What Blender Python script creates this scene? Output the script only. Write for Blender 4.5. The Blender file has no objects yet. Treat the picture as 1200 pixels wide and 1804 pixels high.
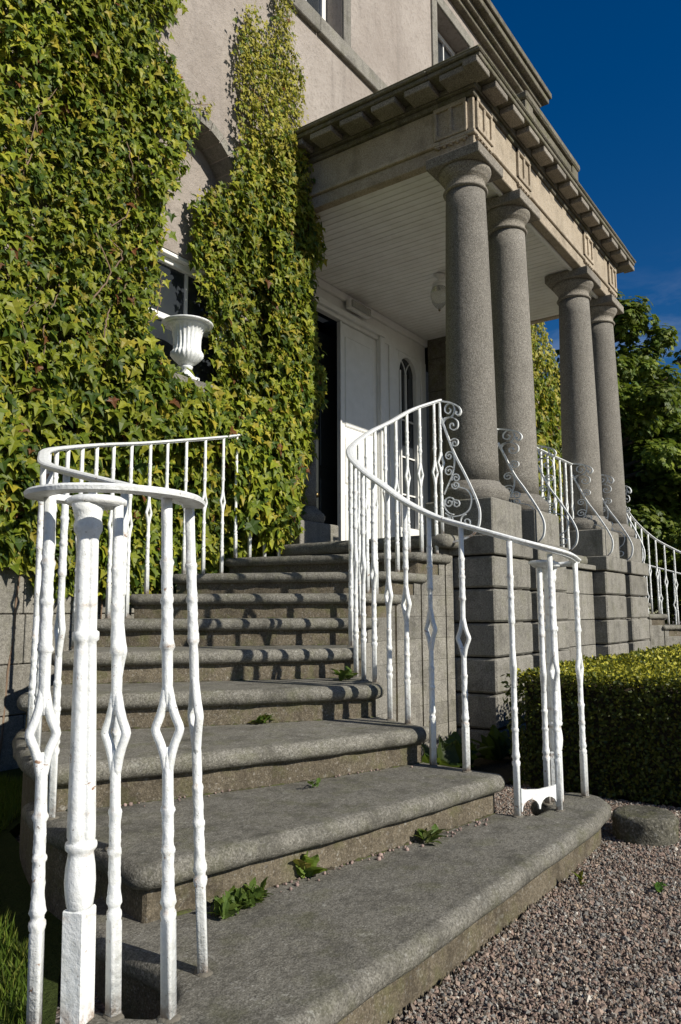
import bpy, bmesh, math, random
import numpy as np
from mathutils import Matrix, Vector
random.seed(7); rng = np.random.default_rng(7)
R_ = math.radians
scene = bpy.context.scene
col = scene.collection

# ------------------------------------------------------------------ camera
EYE = 0.93
yaw, pitch, roll = R_(35.3), R_(7.5), R_(-0.2)
cy, sy, cp, sp = math.cos(yaw), math.sin(yaw), math.cos(pitch), math.sin(pitch)
fwd = Vector((cy*cp, sy*cp, sp)); right = Vector((sy, -cy, 0)); up = right.cross(fwd)
r2 = right*math.cos(roll) + up*math.sin(roll); u2 = -right*math.sin(roll) + up*math.cos(roll)
cd = bpy.data.cameras.new('camera'); cam = bpy.data.objects.new('camera', cd); col.objects.link(cam)
cam.matrix_world = Matrix(((r2.x, u2.x, -fwd.x, 0), (r2.y, u2.y, -fwd.y, 0), (r2.z, u2.z, -fwd.z, EYE), (0, 0, 0, 1)))
cd.sensor_fit = 'VERTICAL'; cd.sensor_height = 36; cd.sensor_width = 24
cd.lens = 36*1350/1804; cd.clip_start = .02; cd.clip_end = 2000
scene.camera = cam
# ------------------------------------------------------------------ sky and sun
SUN_EL, SUN_X = 31.0, 0.025
w = bpy.data.worlds.new('World'); scene.world = w; w.use_nodes = True
nt = w.node_tree; bg = nt.nodes['Background']
sky = nt.nodes.new('ShaderNodeTexSky'); sky.sky_type = 'NISHITA'; sky.sun_disc = False
sky.sun_elevation = R_(SUN_EL); sky.sun_rotation = R_(180); sky.altitude = 200; sky.air_density = 1.0; sky.dust_density = 0.4; sky.ozone_density = 3.0
hs = nt.nodes.new('ShaderNodeHueSaturation'); hs.inputs['Saturation'].default_value = 1.42; hs.inputs['Hue'].default_value = .509     # polarised, deep blue
nt.links.new(sky.outputs[0], hs.inputs['Color'])
# thin cirrus low in the sky, all the way round
tc = nt.nodes.new('ShaderNodeTexCoord'); mp = nt.nodes.new('ShaderNodeMapping'); mp.inputs['Scale'].default_value = (3.0, 3.0, 9.0); nt.links.new(tc.outputs['Generated'], mp.inputs[0])
cn = nt.nodes.new('ShaderNodeTexNoise'); cn.inputs['Scale'].default_value = 1.6; cn.inputs['Detail'].default_value = 7; cn.inputs['Roughness'].default_value = .62; cn.inputs['Distortion'].default_value = .5; nt.links.new(mp.outputs[0], cn.inputs[0])
cr = nt.nodes.new('ShaderNodeValToRGB'); cr.color_ramp.elements[0].position = .50; cr.color_ramp.elements[0].color = (0, 0, 0, 1); cr.color_ramp.elements[1].position = .78; cr.color_ramp.elements[1].color = (.5, .5, .5, 1); nt.links.new(cn.outputs[0], cr.inputs[0])
sx_ = nt.nodes.new('ShaderNodeSeparateXYZ'); nt.links.new(tc.outputs['Generated'], sx_.inputs[0])
er = nt.nodes.new('ShaderNodeValToRGB'); er.color_ramp.elements[0].position = .22; er.color_ramp.elements[0].color = (1, 1, 1, 1); er.color_ramp.elements[1].position = .42; er.color_ramp.elements[1].color = (0, 0, 0, 1); nt.links.new(sx_.outputs[2], er.inputs[0])
mu = nt.nodes.new('ShaderNodeMath'); mu.operation = 'MULTIPLY'; nt.links.new(cr.outputs[0], mu.inputs[0]); nt.links.new(er.outputs[0], mu.inputs[1])
cm = nt.nodes.new('ShaderNodeMix'); cm.data_type = 'RGBA'; cm.inputs[7].default_value = (9, 10, 11.5, 1); nt.links.new(mu.outputs[0], cm.inputs[0]); nt.links.new(hs.outputs[0], cm.inputs[6]); nt.links.new(cm.outputs[2], bg.inputs[0]); bg.inputs[1].default_value = 0.063
sd = bpy.data.lights.new('sun', 'SUN'); sd.energy = 5.0; sd.angle = R_(0.53); sd.color = (1, .94, .84)
so = bpy.data.objects.new('sun', sd); col.objects.link(so); so.location = (0, -20, 20)
tosun = Vector((SUN_X, -1, math.tan(R_(SUN_EL)))).normalized()
so.rotation_euler = tosun.to_track_quat('Z', 'Y').to_euler()
vs = scene.view_settings; vs.view_transform = 'Standard'; vs.look = 'None'; vs.gamma = 1; vs.exposure = 0.2; vs.use_curve_mapping = False
scene.render.engine = 'CYCLES'; scene.cycles.use_denoising = True
scene.cycles.max_bounces = 6; scene.cycles.diffuse_bounces = 3; scene.cycles.transparent_max_bounces = 6

# ------------------------------------------------------------------ helpers
def tag(o, label=None, cat=None, group=None, kind=None):
    if label: o['label'] = label
    if cat: o['category'] = cat
    if group: o['group'] = group
    if kind: o['kind'] = kind
    return o
def empty(name, loc, label=None, cat=None, group=None):
    o = bpy.data.objects.new(name, None); col.objects.link(o); o.location = loc
    o.empty_display_size = .1
    return tag(o, label, cat, group)
def wmat(o):
    m = Matrix.LocRotScale(o.location, o.rotation_euler, o.scale)
    return wmat(o.parent) @ o.matrix_parent_inverse @ m if o.parent else m
def attach(o, parent):
    if parent is not None:
        o.parent = parent; o.matrix_parent_inverse = wmat(parent).inverted()
    return o
def link(name, me, parent=None):
    o = bpy.data.objects.new(name, me); col.objects.link(o)
    return attach(o, parent)
def copy_tree(o, parent=None, data=None):
    c = o.copy(); col.objects.link(c)
    if parent is not None: c.parent = parent; c.matrix_parent_inverse = o.matrix_parent_inverse.copy()
    for ch in list(o.children): copy_tree(ch, c)
    return c

class MB:
    def __init__(s): s.v = []; s.f = []; s.sm = []
    def add(s, vs, fs, smooth=False):
        b = len(s.v); s.v += [tuple(p) for p in vs]
        for f in fs: s.f.append(tuple(i+b for i in f)); s.sm.append(smooth)
        return s
    def box(s, a, b, ch=0):
        x0, y0, z0 = a; x1, y1, z1 = b
        if ch <= 0:
            return s.add([(x0,y0,z0),(x1,y0,z0),(x1,y1,z0),(x0,y1,z0),(x0,y0,z1),(x1,y0,z1),(x1,y1,z1),(x0,y1,z1)],
                [(0,3,2,1),(4,5,6,7),(0,1,5,4),(1,2,6,5),(2,3,7,6),(3,0,4,7)])
        bm = bmesh.new(); bmesh.ops.create_cube(bm, size=1)
        for v in bm.verts: v.co = Vector(((x0+x1)/2+v.co.x*(x1-x0), (y0+y1)/2+v.co.y*(y1-y0), (z0+z1)/2+v.co.z*(z1-z0)))
        bmesh.ops.bevel(bm, geom=bm.edges[:], offset=ch, segments=1, profile=.5, affect='EDGES')
        bm.verts.index_update()
        s.add([v.co[:] for v in bm.verts], [[v.index for v in f.verts] for f in bm.faces]); bm.free(); return s
    def prism(s, poly, z0, z1, axis='z'):
        n = len(poly)
        def P(u, v, w_):
            return (u, v, w_) if axis == 'z' else ((u, w_, v) if axis == 'y' else (w_, u, v))
        vs = [P(u, v, z0) for u, v in poly] + [P(u, v, z1) for u, v in poly]
        fs = [tuple(range(n-1, -1, -1)), tuple(range(n, 2*n))] + [(i, (i+1) % n, n+(i+1) % n, n+i) for i in range(n)]
        if axis == 'y': fs = [tuple(reversed(f)) for f in fs]
        return s.add(vs, fs)
    def lathe(s, prof, c=(0, 0), seg=24, smooth=True, f=None, a0=0, a1=None):
        vs = []; fs = []
        full = a1 is None; m = seg if full else seg+1
        for (r, z) in prof:
            for k in range(m):
                a = (2*math.pi*k/seg) if full else a0+(a1-a0)*k/seg
                rr = r if f is None else f(r, z, a)
                vs.append((c[0]+rr*math.cos(a), c[1]+rr*math.sin(a), z))
        for i in range(len(prof)-1):
            for k in range(seg):
                k2 = (k+1) % m
                fs.append((i*m+k, i*m+k2, (i+1)*m+k2, (i+1)*m+k))
        if full:
            fs.append(tuple(reversed(range(m)))); fs.append(tuple(range((len(prof)-1)*m, len(prof)*m)))
        return s.add(vs, fs, smooth)
    def sweep(s, path, sec, upv=(0, 0, 1), smooth=False, taper=None):
        """sec: closed list of (side, up); frames from path tangents and a fixed up vector"""
        path = [Vector(p) for p in path]; n = len(path); m = len(sec); upv = Vector(upv); vs = []; fs = []
        last = None
        for i, p in enumerate(path):
            t = (path[min(i+1, n-1)]-path[max(i-1, 0)])
            if t.length < 1e-9: t = Vector((1, 0, 0))
            t.normalize()
            sd_ = t.cross(upv)
            if sd_.length < 1e-3: sd_ = last if last is not None else Vector((1, 0, 0))
            sd_.normalize(); last = sd_; u_ = sd_.cross(t)
            k = 1 if taper is None else taper(i/(n-1))
            for a, b in sec: vs.append(p+sd_*a*k+u_*b*k)
        for i in range(n-1):
            for k in range(m): fs.append((i*m+k, (i+1)*m+k, (i+1)*m+(k+1) % m, i*m+(k+1) % m))
        fs.append(tuple(range(m))); fs.append(tuple(reversed(range((n-1)*m, n*m))))
        return s.add(vs, fs, smooth)
    def tube(s, path, r, seg=6, taper=None, upv=(0, 0, 1)):
        sec = [(r*math.cos(2*math.pi*k/seg), r*math.sin(2*math.pi*k/seg)) for k in range(seg)]
        return s.sweep(path, sec, upv, True, taper)
    def mesh(s, name, mat):
        me = bpy.data.meshes.new(name); me.from_pydata(s.v, [], s.f)
        me.polygons.foreach_set('use_smooth', s.sm); me.materials.append(mat); me.update()
        bm = bmesh.new(); bm.from_mesh(me); bmesh.ops.recalc_face_normals(bm, faces=bm.faces[:]); bm.to_mesh(me); bm.free()
        return me
    def build(s, name, mat, parent=None): return link(name, s.mesh(name, mat), parent)

def catmull(pts, n=8):
    P = [Vector(p) for p in pts]; out = []
    for i in range(len(P)-1):
        p0 = P[i-1] if i else P[0]*2-P[1]; p1, p2 = P[i], P[i+1]; p3 = P[i+2] if i+2 < len(P) else P[-1]*2-P[-2]
        for k in range(n):
            t = k/n
            out.append(.5*((2*p1)+(p2-p0)*t+(2*p0-5*p1+4*p2-p3)*t*t+(3*p1-p0-3*p2+p3)*t**3))
    out.append(P[-1]); return out
def resample(path, step):
    L = [0]
    for a, b in zip(path, path[1:]): L.append(L[-1]+(b-a).length)
    n = max(2, round(L[-1]/step)); out = []; j = 0
    for k in range(n+1):
        d = L[-1]*k/n
        while j < len(L)-2 and L[j+1] < d: j += 1
        t = (d-L[j])/max(1e-9, L[j+1]-L[j]); out.append(path[j].lerp(path[j+1], t))
    return out

# ------------------------------------------------------------------ materials
class NM:
    def __init__(s, name):
        s.m = bpy.data.materials.new(name); s.m.use_nodes = True; s.t = s.m.node_tree
        s.b = s.t.nodes['Principled BSDF']; s.out = s.t.nodes['Material Output']
        s.geo = s.n('ShaderNodeNewGeometry')
    def n(s, ty, **k):
        o = s.t.nodes.new(ty)
        for a, b in k.items(): setattr(o, a, b)
        return o
    def l(s, a, b): s.t.links.new(a, b)
    def noise(s, scale, detail=3, rough=.55, vec=None, dist=0):
        o = s.n('ShaderNodeTexNoise'); o.inputs['Scale'].default_value = scale; o.inputs['Detail'].default_value = detail
        o.inputs['Roughness'].default_value = rough; o.inputs['Distortion'].default_value = dist
        s.l(vec if vec is not None else s.geo.outputs['Position'], o.inputs['Vector']); return o.outputs[0]
    def vor(s, scale, feature='F1', out=0):
        o = s.n('ShaderNodeTexVoronoi', feature=feature); o.inputs['Scale'].default_value = scale
        s.l(s.geo.outputs['Position'], o.inputs['Vector']); return o.outputs[out]
    def ramp(s, fac, stops, interp='LINEAR'):
        o = s.n('ShaderNodeValToRGB'); o.color_ramp.interpolation = interp; e = o.color_ramp.elements
        while len(e) < len(stops): e.new(.5)
        for k, (p, c) in enumerate(stops):
            e[k].position = p; e[k].color = (c, c, c, 1) if isinstance(c, (int, float)) else (*c, 1)
        s.l(fac, o.inputs[0]); return o.outputs[0]
    def mix(s, fac, a, b, mode='MIX'):
        o = s.n('ShaderNodeMix', data_type='RGBA', blend_type=mode)
        for v, i in ((fac, 0), (a, 6), (b, 7)):
            if hasattr(v, 'links') or hasattr(v, 'is_linked'): s.l(v, o.inputs[i])
            elif i == 0: o.inputs[0].default_value = v
            else: o.inputs[i].default_value = (*v, 1) if len(v) == 3 else v
        return o.outputs[2]
    def math(s, op, a, b=0):
        o = s.n('ShaderNodeMath', operation=op)
        for i, v in enumerate((a, b)):
            if hasattr(v, 'is_linked'): s.l(v, o.inputs[i])
            else: o.inputs[i].default_value = v
        return o.outputs[0]
    def stretch(s, sx, sy_, sz):
        o = s.n('ShaderNodeMapping'); o.inputs['Scale'].default_value = (sx, sy_, sz); s.l(s.geo.outputs['Position'], o.inputs[0]); return o.outputs[0]
    def bump(s, h, strength=.5, dist=.01, prev=None):
        o = s.n('ShaderNodeBump'); o.inputs['Strength'].default_value = strength; o.inputs['Distance'].default_value = dist
        s.l(h, o.inputs['Height'])
        if prev is not None: s.l(prev, o.inputs['Normal'])
        return o.outputs[0]
    def orand(s):
        return s.n('ShaderNodeObjectInfo').outputs['Random']
    def done(s, colr, rough=.8, nrm=None, spec=.3):
        if hasattr(colr, 'is_linked'): s.l(colr, s.b.inputs['Base Color'])
        else: s.b.inputs['Base Color'].default_value = (*colr, 1)
        if hasattr(rough, 'is_linked'): s.l(rough, s.b.inputs['Roughness'])
        else: s.b.inputs['Roughness'].default_value = rough
        s.b.inputs['Specular IOR Level'].default_value = spec
        if nrm is not None: s.l(nrm, s.b.inputs['Normal'])
        return s.m

def granite(name, c0, c1, speck=.35, lichen=.3, green=.0, relief=.6, grain=200, blotch=1.0):
    k = NM(name)
    big = k.noise(3.2, 5, .62); sp1 = k.noise(grain, 2, .6); sp2 = k.vor(grain*.8, 'F1', 1)
    base = k.mix(k.ramp(big, [(.3, 0.0), (.7, 1.0)]), c0, c1)
    base = k.mix(speck, base, k.ramp(sp1, [(.36, (.025, .025, .023)), (.46, c0), (.6, c1), (.74, (.48, .465, .43))]))
    sepb = k.n('ShaderNodeSeparateColor'); k.l(sp2, sepb.inputs[0])
    base = k.mix(k.ramp(sepb.outputs[0], [(.95, 0), (.975, .22)]), base, (.50, .49, .46))
    # lichen rosettes and grime streaks
    li = k.noise(17, 4, .7, dist=.4)
    base = k.mix(k.ramp(li, [(.63, 0), (.70, lichen)]), base, (.50, .50, .45))
    gr = k.noise(6, 5, .7)
    base = k.mix(k.ramp(gr, [(.50, 0), (.72, .7*blotch)]), base, tuple(v*.33 for v in c0))
    st = k.noise(1, 4, .65, k.stretch(13, 13, 1.1)); base = k.mix(k.ramp(st, [(.52, 0), (.72, .45*blotch)]), base, tuple(v*.42 for v in c0))
    mo = k.noise(85, 4, .75); base = k.mix(k.ramp(mo, [(.38, .6), (.50, 0)]), base, tuple(v*.5 for v in c0))
    base = k.mix(k.ramp(mo, [(.55, 0), (.72, .45)]), base, tuple(min(.6, v*1.5) for v in c1))
    if green > 0:
        gn = k.noise(9, 4, .65); base = k.mix(k.ramp(gn, [(.5, 0), (.68, green)]), base, (.10, .105, .035))
    hs = k.n('ShaderNodeHueSaturation'); k.l(base, hs.inputs['Color'])
    k.l(k.math('ADD', k.math('MULTIPLY', k.orand(), .28), .86), hs.inputs['Value'])
    n1 = k.bump(sp1, .5*relief, .004); n2 = k.bump(k.noise(28, 5, .65), .6*relief, .012, n1)
    return k.done(hs.outputs[0], .88, n2, .25)

M = {}
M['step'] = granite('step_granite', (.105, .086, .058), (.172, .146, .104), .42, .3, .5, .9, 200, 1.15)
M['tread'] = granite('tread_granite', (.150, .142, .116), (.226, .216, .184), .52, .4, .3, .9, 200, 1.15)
M['column'] = granite('column_granite', (.168, .156, .132), (.255, .238, .204), .66, .08, .0, .7, 165, .4)
M['capstone'] = granite('capital_granite', (.21, .19, .155), (.32, .29, .24), .6, .15, .08, .6, 120, .6)
M['ashlar'] = granite('ashlar_granite', (.195, .184, .156), (.295, .281, .243), .5, .25, .2, .9)
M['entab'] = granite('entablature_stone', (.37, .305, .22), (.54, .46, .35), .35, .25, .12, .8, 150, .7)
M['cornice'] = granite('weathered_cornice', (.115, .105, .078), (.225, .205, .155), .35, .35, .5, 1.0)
M['roofmoss'] = granite('mossy_roof_stone', (.12, .11, .06), (.22, .20, .11), .4, .3, .8, 1.0, 120)

k = NM('harled_wall')
n_big = k.noise(1.3, 5, .6); n_mid = k.noise(22, 5, .7); n_f = k.noise(110, 3, .6)
c = k.mix(k.ramp(n_big, [(.35, 0), (.65, 1)]), (.30, .262, .228), (.40, .358, .318))
c = k.mix(k.ramp(n_mid, [(.5, 0), (.72, .6)]), c, (.20, .175, .15))
c = k.mix(k.ramp(n_f, [(.55, 0), (.75, .5)]), c, (.50, .46, .41))
streak = k.noise(1, 4, .6, k.stretch(7, 7, .6)); c = k.mix(k.ramp(streak, [(.55, 0), (.75, .4)]), c, (.19, .17, .15))
nn = k.bump(n_mid, .8, .02); nn = k.bump(n_f, .8, .008, nn); M['harl'] = k.done(c, .92, nn, .15)

k = NM('white_iron_paint')
f1 = k.noise(70, 4, .6); f2 = k.noise(260, 2, .5); ru = k.noise(23, 5, .75, dist=.6); ru2 = k.noise(110, 3, .6); gm = k.noise(34, 5, .7)
tco = k.n('ShaderNodeTexCoord'); sxy = k.n('ShaderNodeSeparateXYZ'); k.l(tco.outputs['Object'], sxy.inputs[0]); oz = sxy.outputs[2]
c = k.mix(k.ramp(f1, [(.3, 0), (.7, 1)]), (.72, .75, .745), (.83, .845, .83))
c = k.mix(k.ramp(gm, [(.50, 0), (.68, .5)]), c, (.48, .48, .42))
c = k.mix(k.ramp(ru, [(.635, 0), (.675, .9)]), c, (.25, .12, .05))
c = k.mix(k.ramp(ru2, [(.68, 0), (.71, .75)]), c, (.17, .13, .10))
foot = k.math('MULTIPLY', k.ramp(oz, [(.0, 1), (.045, 0)]), k.ramp(gm, [(.38, 0), (.55, 1)])); c = k.mix(k.math('MULTIPLY', foot, .8), c, (.24, .13, .06))
for zz in (.197, .313, .389, .70, .795, .872):
    band = k.math('MULTIPLY', k.ramp(oz, [(zz-.012, 0), (zz-.002, 1), (zz+.006, 0)]), k.ramp(ru, [(.46, 0), (.60, 1)])); c = k.mix(k.math('MULTIPLY', band, .55), c, (.30, .19, .11))
nn = k.bump(f1, .4, .006); nn = k.bump(f2, .35, .0015, nn); M['iron'] = k.done(c, k.ramp(gm, [(.3, .38), (.7, .6)]), nn, .4)
k = NM('lead_socket'); M['socket'] = k.done(k.mix(k.noise(60, 4, .7), (.09, .08, .06), (.19, .175, .145)), .9, k.bump(k.noise(120), .8, .004))

k = NM('white_wood_paint')
f1 = k.noise(9, 4, .6); f2 = k.noise(1, 3, .6, k.stretch(40, 40, 3))
c = k.mix(k.ramp(f1, [(.3, 0), (.75, 1)]), (.80, .80, .77), (.72, .72, .68)); c = k.mix(k.ramp(f2, [(.6, 0), (.8, .18)]), c, (.5, .48, .42))
M['wood'] = k.done(c, .5, k.bump(f2, .25, .002), .4)
k = NM('ceiling_paint'); f1 = k.noise(5, 5, .6); f2 = k.noise(60, 3, .6)
c = k.mix(k.ramp(f1, [(.4, 0), (.75, 1)]), (.80, .79, .75), (.70, .68, .63)); c = k.mix(k.ramp(f2, [(.66, 0), (.72, .5)]), c, (.42, .38, .3))
M['ceil'] = k.done(c, .6, k.bump(f2, .2, .002), .3)
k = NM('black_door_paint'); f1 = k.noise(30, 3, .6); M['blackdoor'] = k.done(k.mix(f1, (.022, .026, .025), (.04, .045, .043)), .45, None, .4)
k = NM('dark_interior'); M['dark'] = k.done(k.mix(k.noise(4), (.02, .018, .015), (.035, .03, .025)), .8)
k = NM('brass'); k.b.inputs['Metallic'].default_value = 1; M['brass'] = k.done(k.mix(k.noise(50), (.10, .08, .04), (.2, .15, .07)), .4)
k = NM('window_glass'); k.b.inputs['Transmission Weight'].default_value = 0
M['glass'] = k.done(k.mix(k.noise(3), (.02, .025, .03), (.04, .045, .05)), k.ramp(k.noise(8), [(0, .03), (1, .08)]), k.bump(k.noise(5, 1), .05, .01), .7)
k = NM('lamp_glass'); k.b.inputs['Transmission Weight'].default_value = .75; M['lampglass'] = k.done(k.mix(k.noise(20), (.75, .75, .68), (.85, .85, .8)), .25)
k = NM('mortar'); M['mortar'] = k.done(k.mix(k.noise(30), (.10, .095, .08), (.17, .16, .135)), .95, k.bump(k.noise(60), .6, .01))

k = NM('gravel_bed')
v1 = k.n('ShaderNodeTexVoronoi'); v1.inputs['Scale'].default_value = 70; k.l(k.geo.outputs['Position'], v1.inputs['Vector'])
sep = k.n('ShaderNodeSeparateColor'); k.l(v1.outputs['Color'], sep.inputs[0])
c = k.ramp(sep.outputs[0], [(0, (.13, .10, .085)), (.3, (.24, .19, .165)), (.55, (.30, .22, .19)), (.8, (.22, .21, .21)), (1, (.42, .37, .33))])
c = k.mix(k.ramp(v1.outputs['Distance'], [(.25, 0), (.6, .8)]), c, (.05, .04, .035))
M['gravel'] = k.done(c, .9, k.bump(v1.outputs['Distance'], 1, -.01), .2)
k = NM('soil'); c = k.mix(k.noise(25, 5, .7), (.035, .028, .018), (.09, .075, .05)); M['soil'] = k.done(c, .95, k.bump(k.noise(40, 5, .7), 1, .03), .1)
k = NM('joint_earth'); M['jointearth'] = k.done(k.mix(k.ramp(k.noise(30, 4, .7), [(.45, 0), (.6, 1)]), (.05, .042, .03), (.075, .085, .03)), .95, k.bump(k.noise(200), .8, .004), .1)
k = NM('lawn_ground'); c = k.mix(k.noise(12, 5, .7), (.03, .05, .012), (.07, .09, .025)); M['lawn'] = k.done(c, .95, k.bump(k.noise(60, 4, .7), 1, .03), .1)

def leafmat(name, rough=.4, trans=.35, spec=.4, vary=True):
    k = NM(name); at = k.n('ShaderNodeAttribute'); at.attribute_name = 'Col'
    fine = k.noise(45, 2, .5)
    c = k.mix(k.ramp(fine, [(.3, 0), (.7, .35)]), at.outputs['Color'], (.03, .05, .01))
    k.done(c, rough, None, spec)
    tr = k.n('ShaderNodeBsdfTranslucent'); k.l(k.mix(.5, c, (.22, .30, .03)), tr.inputs[0])
    mx = k.n('ShaderNodeMixShader'); mx.inputs[0].default_value = trans
    k.l(k.b.outputs[0], mx.inputs[1]); k.l(tr.outputs[0], mx.inputs[2]); k.l(mx.outputs[0], k.out.inputs[0]); return k.m
M['ivy'] = leafmat('ivy_leaf', .5, .3, .3)
M['hedge'] = leafmat('hedge_leaf', .5, .1, .25)
M['tree'] = leafmat('tree_leaf', .5, .3, .3)
M['grass'] = leafmat('grass_blade', .55, .35, .25)
M['weed'] = leafmat('weed_leaf', .5, .35, .3)
k = NM('bark'); M['bark'] = k.done(k.mix(k.noise(20, 5, .7), (.06, .045, .03), (.16, .13, .10)), .9, k.bump(k.noise(35, 5, .7), 1, .02))
k = NM('vine_stem'); M['vine'] = k.done(k.mix(k.noise(40, 4, .7), (.14, .09, .06), (.26, .19, .13)), .9)
k = NM('pebble'); at = k.n('ShaderNodeAttribute'); at.attribute_name = 'Col'
M['pebble'] = k.done(k.mix(k.ramp(k.noise(300, 2), [(.4, 0), (.7, .4)]), at.outputs['Color'], (.12, .1, .09)), .8, None, .25)

# ------------------------------------------------------------------ numpy scatter
def scatter(name, tv, tf, pos, rot, scl, cols, mat, parent=None, smooth=False):
    """tv (n,3) template, tf (m,3) triangles, pos (N,3), rot (N,3,3), scl (N,) or (N,3), cols (N,3)"""
    tv = np.asarray(tv, float); tf = np.asarray(tf, int); N = len(pos); n = len(tv)
    scl = np.asarray(scl, float); scl = scl[:, None] if scl.ndim == 1 else scl
    V = np.einsum('nij,nkj->nki', rot, tv[None]*scl[:, None, :]) + pos[:, None, :]
    F = tf[None] + (np.arange(N)*n)[:, None, None]
    me = bpy.data.meshes.new(name); me.vertices.add(N*n); me.vertices.foreach_set('co', V.reshape(-1).astype(np.float32))
    T = F.reshape(-1, 3); me.loops.add(T.size); me.loops.foreach_set('vertex_index', T.reshape(-1).astype(np.int32))
    me.polygons.add(len(T)); me.polygons.foreach_set('loop_start', np.arange(0, T.size, 3, dtype=np.int32))
    me.polygons.foreach_set('use_smooth', np.full(len(T), smooth))
    ca = me.attributes.new('Col', 'FLOAT_COLOR', 'POINT')
    C = np.ones((N, n, 4), np.float32); C[:, :, :3] = cols[:, None, :]; ca.data.foreach_set('color', C.reshape(-1))
    me.materials.append(mat); me.update(calc_edges=True); me.validate()
    return link(name, me, parent)
def frames(nrm, tipdir, jit=0):
    """rotation with local z = normal, local y ~ tip direction"""
    z = nrm/np.linalg.norm(nrm, axis=1, keepdims=True)
    y = tipdir - (tipdir*z).sum(1, keepdims=True)*z; y /= np.linalg.norm(y, axis=1, keepdims=True)+1e-9
    x = np.cross(y, z); return np.stack([x, y, z], axis=2)
IVYV = [(0, .30, .0), (0, 0, .02), (.28, -.14, .10), (.29, .08, .10), (.60, .24, .10), (.27, .40, .09), (.0, 1.0, -.16), (-.27, .40, .09), (-.60, .24, .10), (-.29, .08, .10), (-.28, -.14, .10)]
IVYF = [(0, i, i+1) for i in range(1, 10)] + [(0, 10, 1)]
OVALV = [(0, 0, 0), (.28, .3, .05), (.25, .65, .04), (0, 1, -.03), (-.25, .65, .04), (-.28, .3, .05)]
OVALF = [(0, 1, 2), (0, 2, 3), (0, 3, 4), (0, 4, 5)]
MAPLEV = [(0, .35, .06), (0, 0, 0), (.3, .0, 0), (.34, .18, .02), (.62, .35, -.06), (.36, .5, .02), (.32, .78, -.03), (.13, .68, .02), (0, 1.05, -.08), (-.13, .68, .02), (-.32, .78, -.03), (-.36, .5, .02), (-.62, .35, -.06), (-.34, .18, .02), (-.3, 0, 0)]
MAPLEF = [(0, i, i+1) for i in range(1, 14)] + [(0, 14, 1)]
def in_poly(P, poly):
    poly = np.asarray(poly); x, y = P[:, 0], P[:, 1]; ins = np.zeros(len(P), bool); n = len(poly)
    for i in range(n):
        x1, y1 = poly[i]; x2, y2 = poly[(i+1) % n]
        c = ((y1 > y) != (y2 > y)) & (x < (x2-x1)*(y-y1)/(y2-y1+1e-12)+x1); ins ^= c
    return ins
def fbm2(x, y, s, seed):
    r = np.random.default_rng(seed); o = np.zeros_like(x)
    for k in range(5):
        a = r.uniform(0, 6.28, 3); d = r.uniform(0, 6.28); f = s*1.7**k
        o += np.sin((x*math.cos(d)+y*math.sin(d))*f+a[0])*np.sin((x*math.sin(d+1.1)-y*math.cos(d+1.1))*f*.9+a[1])/1.5**k
    return o/2.2

# ------------------------------------------------------------------ ground
MIR = 14.66            # mirror: x -> MIR - x (portico centre line x = 7.33)
b = MB(); S = 400
b.add([(-S, -S, -.03), (S, -S, -.03), (S, S, -.03), (-S, S, -.03)], [(0, 1, 2, 3)])
tag(b.build('gravel_ground', M['gravel']), kind='structure')
b = MB(); b.prism([(-6, 1.42), (1.0, 1.42), (1.6, 2.2), (1.95, 3.1), (2.9, 3.9), (4.3, 4.34), (-6, 4.34)], -.05, .02)
tag(b.build('lawn', M['lawn']), kind='structure')
b = MB(); b.prism([(3.2, 2.0), (4.1, 1.8), (11.5, 1.8), (11.5, 2.6), (3.6, 2.6)], -.05, -.01)
tag(b.build('flower_bed_soil', M['soil']), kind='structure')

# ------------------------------------------------------------------ stairs
RISE = .15
LB_ = [(0.95, 1.03), (1.34, 1.57), (1.48, 2.22), (1.83, 2.92), (2.18, 3.22), (2.62, 3.55), (3.10, 3.82), (3.62, 4.02), (4.26, 4.14), (4.94, 4.20), (5.4, 4.22), (5.8, 4.22)]
RB_ = [(3.30, 1.02), (2.93, 1.27), (2.96, 1.61), (3.08, 1.92), (3.36, 2.22), (3.66, 2.43), (3.97, 2.56), (4.30, 2.61), (4.64, 2.615), (4.98, 2.60), (5.3, 2.58), (5.7, 2.56)]
def bound(B, t):
    pts = [Vector((*p, 0)) for p in B]; i = min(max(int(math.floor(t))-1, 0), len(B)-2); f = t-1-i
    p1, p2 = pts[i], pts[i+1]; p0 = pts[i-1] if i else p1*2-p2; p3 = pts[i+2] if i+2 < len(pts) else p2*2-p1
    if i <= 1: return p1.lerp(p2, f)
    return .5*((2*p1)+(p2-p0)*f+(2*p0-5*p1+4*p2-p3)*f*f+(3*p1-p0-3*p2+p3)*f**3)
def tread_poly(n, tail=.35):
    bulge = [0, 0, .03, .05, .05, .04, .03, .02, .02, .02, .01][n]
    L, Rr = bound(LB_, n), bound(RB_, n); d = Rr-L; nr = Vector((d.y, -d.x, 0)).normalized()
    pts = []
    for i in range(13):
        s = i/12; pts.append(L+d*s+nr*bulge*4*s*(1-s))
    for i in range(1, 7): pts.append(bound(RB_, n+(1+tail)*i/6))
    L2, R2 = bound(LB_, n+1+tail), bound(RB_, n+1+tail)
    for i in range(1, 6): pts.append(R2.lerp(L2, i/6))
    for i in range(6): pts.append(bound(LB_, n+(1+tail)*(1-i/6)))
    return [(p.x, p.y) for p in pts]
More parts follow.
